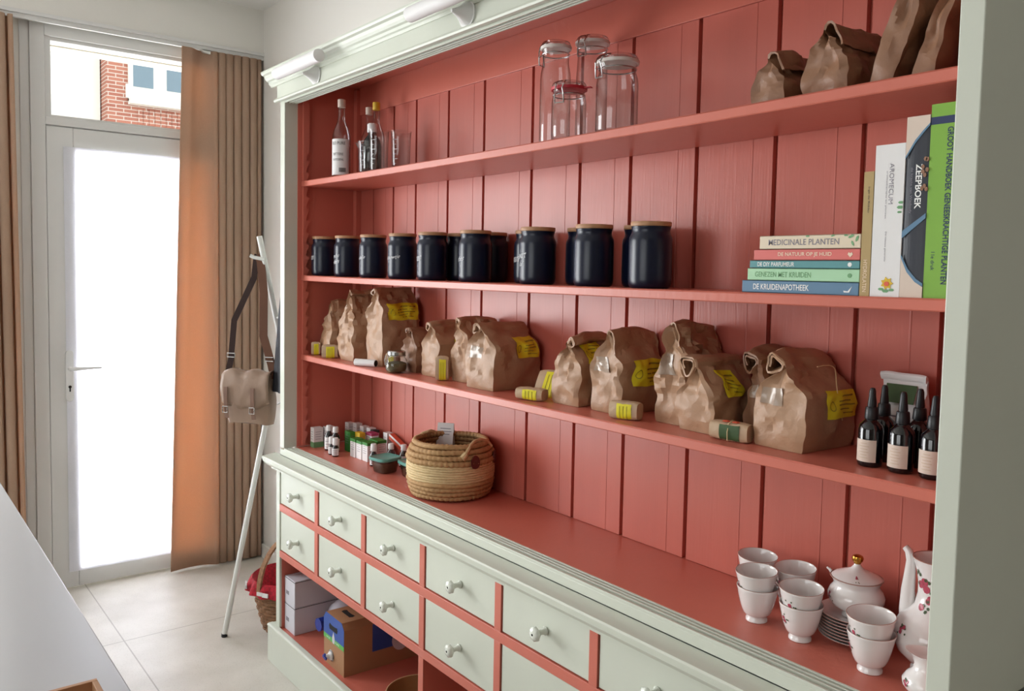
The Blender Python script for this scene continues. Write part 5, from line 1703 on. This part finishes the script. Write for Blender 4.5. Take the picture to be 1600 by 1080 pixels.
q = MB(); q.tube([pt_on(B, 0.955), pt_on(B, 0.955)+Vector((0.24, 0.02, 0.10))], 0.004, 8); q.build('brace_wire', M['standw'], t_)
# shoulder bag
bgx, bgy, bgz = -0.262, -0.016, 0.925
t_ = thing('shoulder_bag', 'taupe canvas shoulder bag with buckles hanging from the clothes stand', 'bag', (bgx, bgy, bgz), R(38))
t_.scale = (0.94, 0.94, 1)
def bagsec(u, t1):
    """u 0..1 around, t1 0..1 upwards"""
    a = 2*PI*u
    c_, s_ = math.cos(a), math.sin(a)
    e = 0.55
    hw = 0.112*(0.90+0.12*math.sin(PI*t1))
    hd = 0.044*(0.70+0.45*math.sin(PI*min(1, t1*0.9+0.05)))
    X = (abs(c_)**e)*(1 if c_ > 0 else -1)*hw
    Y = (abs(s_)**e)*(1 if s_ > 0 else -1)*hd
    n_ = noise.noise_vector(Vector((X*18, Y*18, t1*3+5)))*0.007
    return (X+n_.x, Y+n_.y, 0.20*t1+0.012*math.cos(X*16)*t1-0.012*abs(X/0.12)**2*(1-t1)+n_.z*0.6)
q = MB(); q.grid(lambda i, j: bagsec(i/40, j/14), 40, 15, cu=True)
q.f.append(tuple(range(40))); q.f.append(tuple(range(14*40, 15*40))); q.mi += [0, 0]
q.build('pouch', M['canvas'], t_, smooth=True, angle=60)
def flap(i, j):
    u = -1+2*i/16
    w_ = j/12
    if w_ < 0.30:
        f_ = w_/0.30
        return (u*0.116, 0.036-0.085*f_, 0.208+0.010*math.sin(PI*f_)+0.006*math.sin(u*7))
    f_ = (w_-0.30)/0.70
    drop_ = 0.150-0.030*(1-u*u)*0.2-0.03*abs(u)**3
    n_ = noise.noise(Vector((u*3, f_*3, 1)))*0.006
    return (u*0.116, -0.049-0.010*math.sin(PI*f_)+n_, 0.206-drop_*f_+0.004*math.sin(u*9))
q = MB(); q.grid(flap, 17, 13); fl = q.build('flap', M['canvas'], t_, smooth=True, angle=60)
fl.modifiers.new('s', 'SOLIDIFY').thickness = 0.003
for sx in (-0.085, 0.045):
    q = MB(); q.band([(sx, -0.066, 0.150), (sx, -0.068, 0.110), (sx, -0.064, 0.07), (sx+0.003, -0.060, 0.020)], 0.018, 0.003, (1, 0, 0))
    st = q.build('buckle_strap', M['canvas2'] if 'canvas2' in M else M.setdefault('canvas2', mat('taupe_leather', srgb(120, 88, 72), 0.45, 0.1)), t_)
    q = MB(); q.tube([(sx-0.012, -0.070, 0.045), (sx+0.012, -0.070, 0.045), (sx+0.012, -0.070, 0.070), (sx-0.012, -0.070, 0.070)], 0.0025, 8, closed=True); q.build('buckle', M['steel'], st, smooth=True)
topz = 1.612-bgz
hk = Matrix.Rotation(R(-38), 3, 'Z') @ Vector((pk.x-0.012-bgx, pk.y-0.022-bgy, pk.z+0.015-bgz))
q = MB()
q.band([Vector((-0.118, 0.0, 0.185)), Vector((-0.100, 0.0, 0.26)), Vector((-0.085, 0.002, 0.42)), hk+Vector((-0.016, 0.0, -0.09)), hk+Vector((-0.006, 0, -0.012)), hk+Vector((0.0, 0, 0.004))], 0.026, 0.0025, (1, 0.2, 0))
q.build('strap', M['strapdk'], t_)
q = MB()
q.band([hk+Vector((0.0, 0, 0.004)), hk+Vector((0.014, 0.002, -0.02)), hk+Vector((0.030, 0.002, -0.15)), Vector((0.060, 0.0, 0.36)), Vector((0.100, 0.0, 0.24)), Vector((0.114, 0.0, 0.185))], 0.036, 0.0025, (1, 0.2, 0))
sp = q.build('strap', M['leather'], t_)
q = MB()
for c_ in ((-0.098, -0.004, 0.275), (0.092, -0.006, 0.265)):
    q = MB(); q.tube([Vector(c_)+Vector(d_) for d_ in ((-0.019, 0, -0.008), (0.019, 0, -0.008), (0.019, 0, 0.008), (-0.019, 0, 0.008))], 0.0025, 8, closed=True)
    q.build('strap_ring', M['steel'], t_, smooth=True)
# dark jacket behind it
t_ = None
def jack(i, j):
    a = 2*PI*i/28
    t1 = j/14
    hw = 0.030+0.048*(1-t1)**0.6
    hd = 0.030+0.040*(1-t1)**0.6
    rip = 1+0.14*math.sin(a*5+t1*2)*(1-t1*0.5)
    return (-0.132+hw*math.cos(a)*rip*0.9, 0.105+hd*math.sin(a)*rip, 1.06+0.52*t1)
q = MB(); q.grid(jack, 28, 15, cu=True)
q.f.append(tuple(range(28))); q.f.append(tuple(range(14*28, 15*28))); q.mi += [0, 0]
o = q.build('jacket', M['jacket'], smooth=True, angle=70)
tag(o, 'dark jacket hanging on the clothes stand behind the shoulder bag', 'jacket')

# ================================================================ WICKER BASKET ON THE FLOOR
t_ = thing('wicker_basket', 'wicker basket with red gingham lining on the floor beside the dresser', 'basket', (-0.285, 0.160, 0.0))
q = MB()
for k in range(13):
    z = 0.010+k*0.0165
    rr = 0.095+0.055*(z/0.22)**0.8
    q.tube([((rr+0.004*math.cos(18*a+(PI if k % 2 else 0)))*math.cos(a), (rr+0.004*math.cos(18*a+(PI if k % 2 else 0)))*math.sin(a), z) for a in [2*PI*i/108 for i in range(108)]], 0.0088, 6, closed=True)
q.build('woven_side', M['wicker'], t_, smooth=True)
q = MB(); q.lathe([(0.0, 0.002), (0.098, 0.002), (0.100, 0.010)], 32, cap0=False, cap1=False); q.build('base', M['wicker'], t_)
q = MB()
n_ = 90
def ruf(i, j):
    a = 2*PI*i/n_
    t1 = j/6
    if t1 < 0.45:
        f_ = t1/0.45
        return ((0.100+0.048*f_)*math.cos(a), (0.100+0.048*f_)*math.sin(a), 0.14+0.095*f_)
    f_ = (t1-0.45)/0.55
    rr = 0.150+0.026*f_+0.008*f_*math.sin(16*a)
    return (rr*math.cos(a), rr*math.sin(a), 0.238+0.010*math.sin(PI*f_)-0.055*f_)
q.grid(ruf, n_, 7, cu=True)
q.build('gingham_lining', M['gingham'], t_, smooth=True, angle=80)
q = MB(); q.band([(-0.02-0.0, -0.155*math.cos(a), 0.16+0.215*math.sin(a)) if False else (0.155*math.cos(a)*0.35, -0.155*math.cos(a), 0.20+0.20*math.sin(a)) for a in [PI*k/18 for k in range(19)]], 0.022, 0.010, (1, 0.35, 0)); q.build('handle', M['wicker'], t_)
for az in (-165, -110, -60):
    q = MB()
    c = Vector((0.178*math.cos(R(az)), 0.178*math.sin(R(az)), 0.200))
    sd = Vector((-math.sin(R(az)), math.cos(R(az)), 0))
    nr = Vector((math.cos(R(az)), math.sin(R(az)), 0))
    q.obox(c+sd*0.014, sd*0.014, nr*0.003, Vector((0, 0, 0.008))); q.obox(c-sd*0.014+Vector((0, 0, 0.002)), sd*0.013, nr*0.003, Vector((0, 0, 0.007)))
    q.build('white_bow', M['white'], t_)
q = MB()
q.tube([(0.16*math.cos(R(az)), 0.16*math.sin(R(az)), z) for az, z in ((-130, 0.225), (-138, 0.20), (-150, 0.15), (-155, 0.09), (-150, 0.05))], 0.003, 6)
q.build('red_ribbon', M['rubberr'], t_, smooth=True)

# ================================================================ WORK TABLE
t_ = thing('work_table', 'long pale grey table running along the left foreground', 'table', (0, 0, 0))
q = MB(); q.box(-0.95, -1.72, 0.712, 2.35, -0.886, 0.74); q.build('table_top', M['table'], t_, bevel=0.003)
for x, y in ((-0.88, -0.96), (-0.88, -1.65), (2.28, -0.96), (2.28, -1.65)):
    q = MB(); q.box(x-0.03, y-0.03, 0, x+0.03, y+0.03, 0.712); q.build('leg', M['standw'], t_, bevel=0.002)
t_ = thing('cardboard_tray', 'shallow brown cardboard tray at the corner of the grey table', 'tray', (1.22, -1.06, 0.741), 0)

q = MB()
t_.location = (1.57, -1.10, 0.7405)
q.box(-0.18, -0.156, 0, 0.18, 0.156, 0.003)
for a in ((-0.18, -0.156, -0.170, 0.156), (0.17, -0.156, 0.18, 0.156), (-0.17, -0.156, 0.17, -0.146), (-0.17, 0.146, 0.17, 0.156)):
    q.box(a[0], a[1], 0, a[2], a[3], 0.034)
q.build('tray_body', M['brownc'], t_, bevel=0.001)
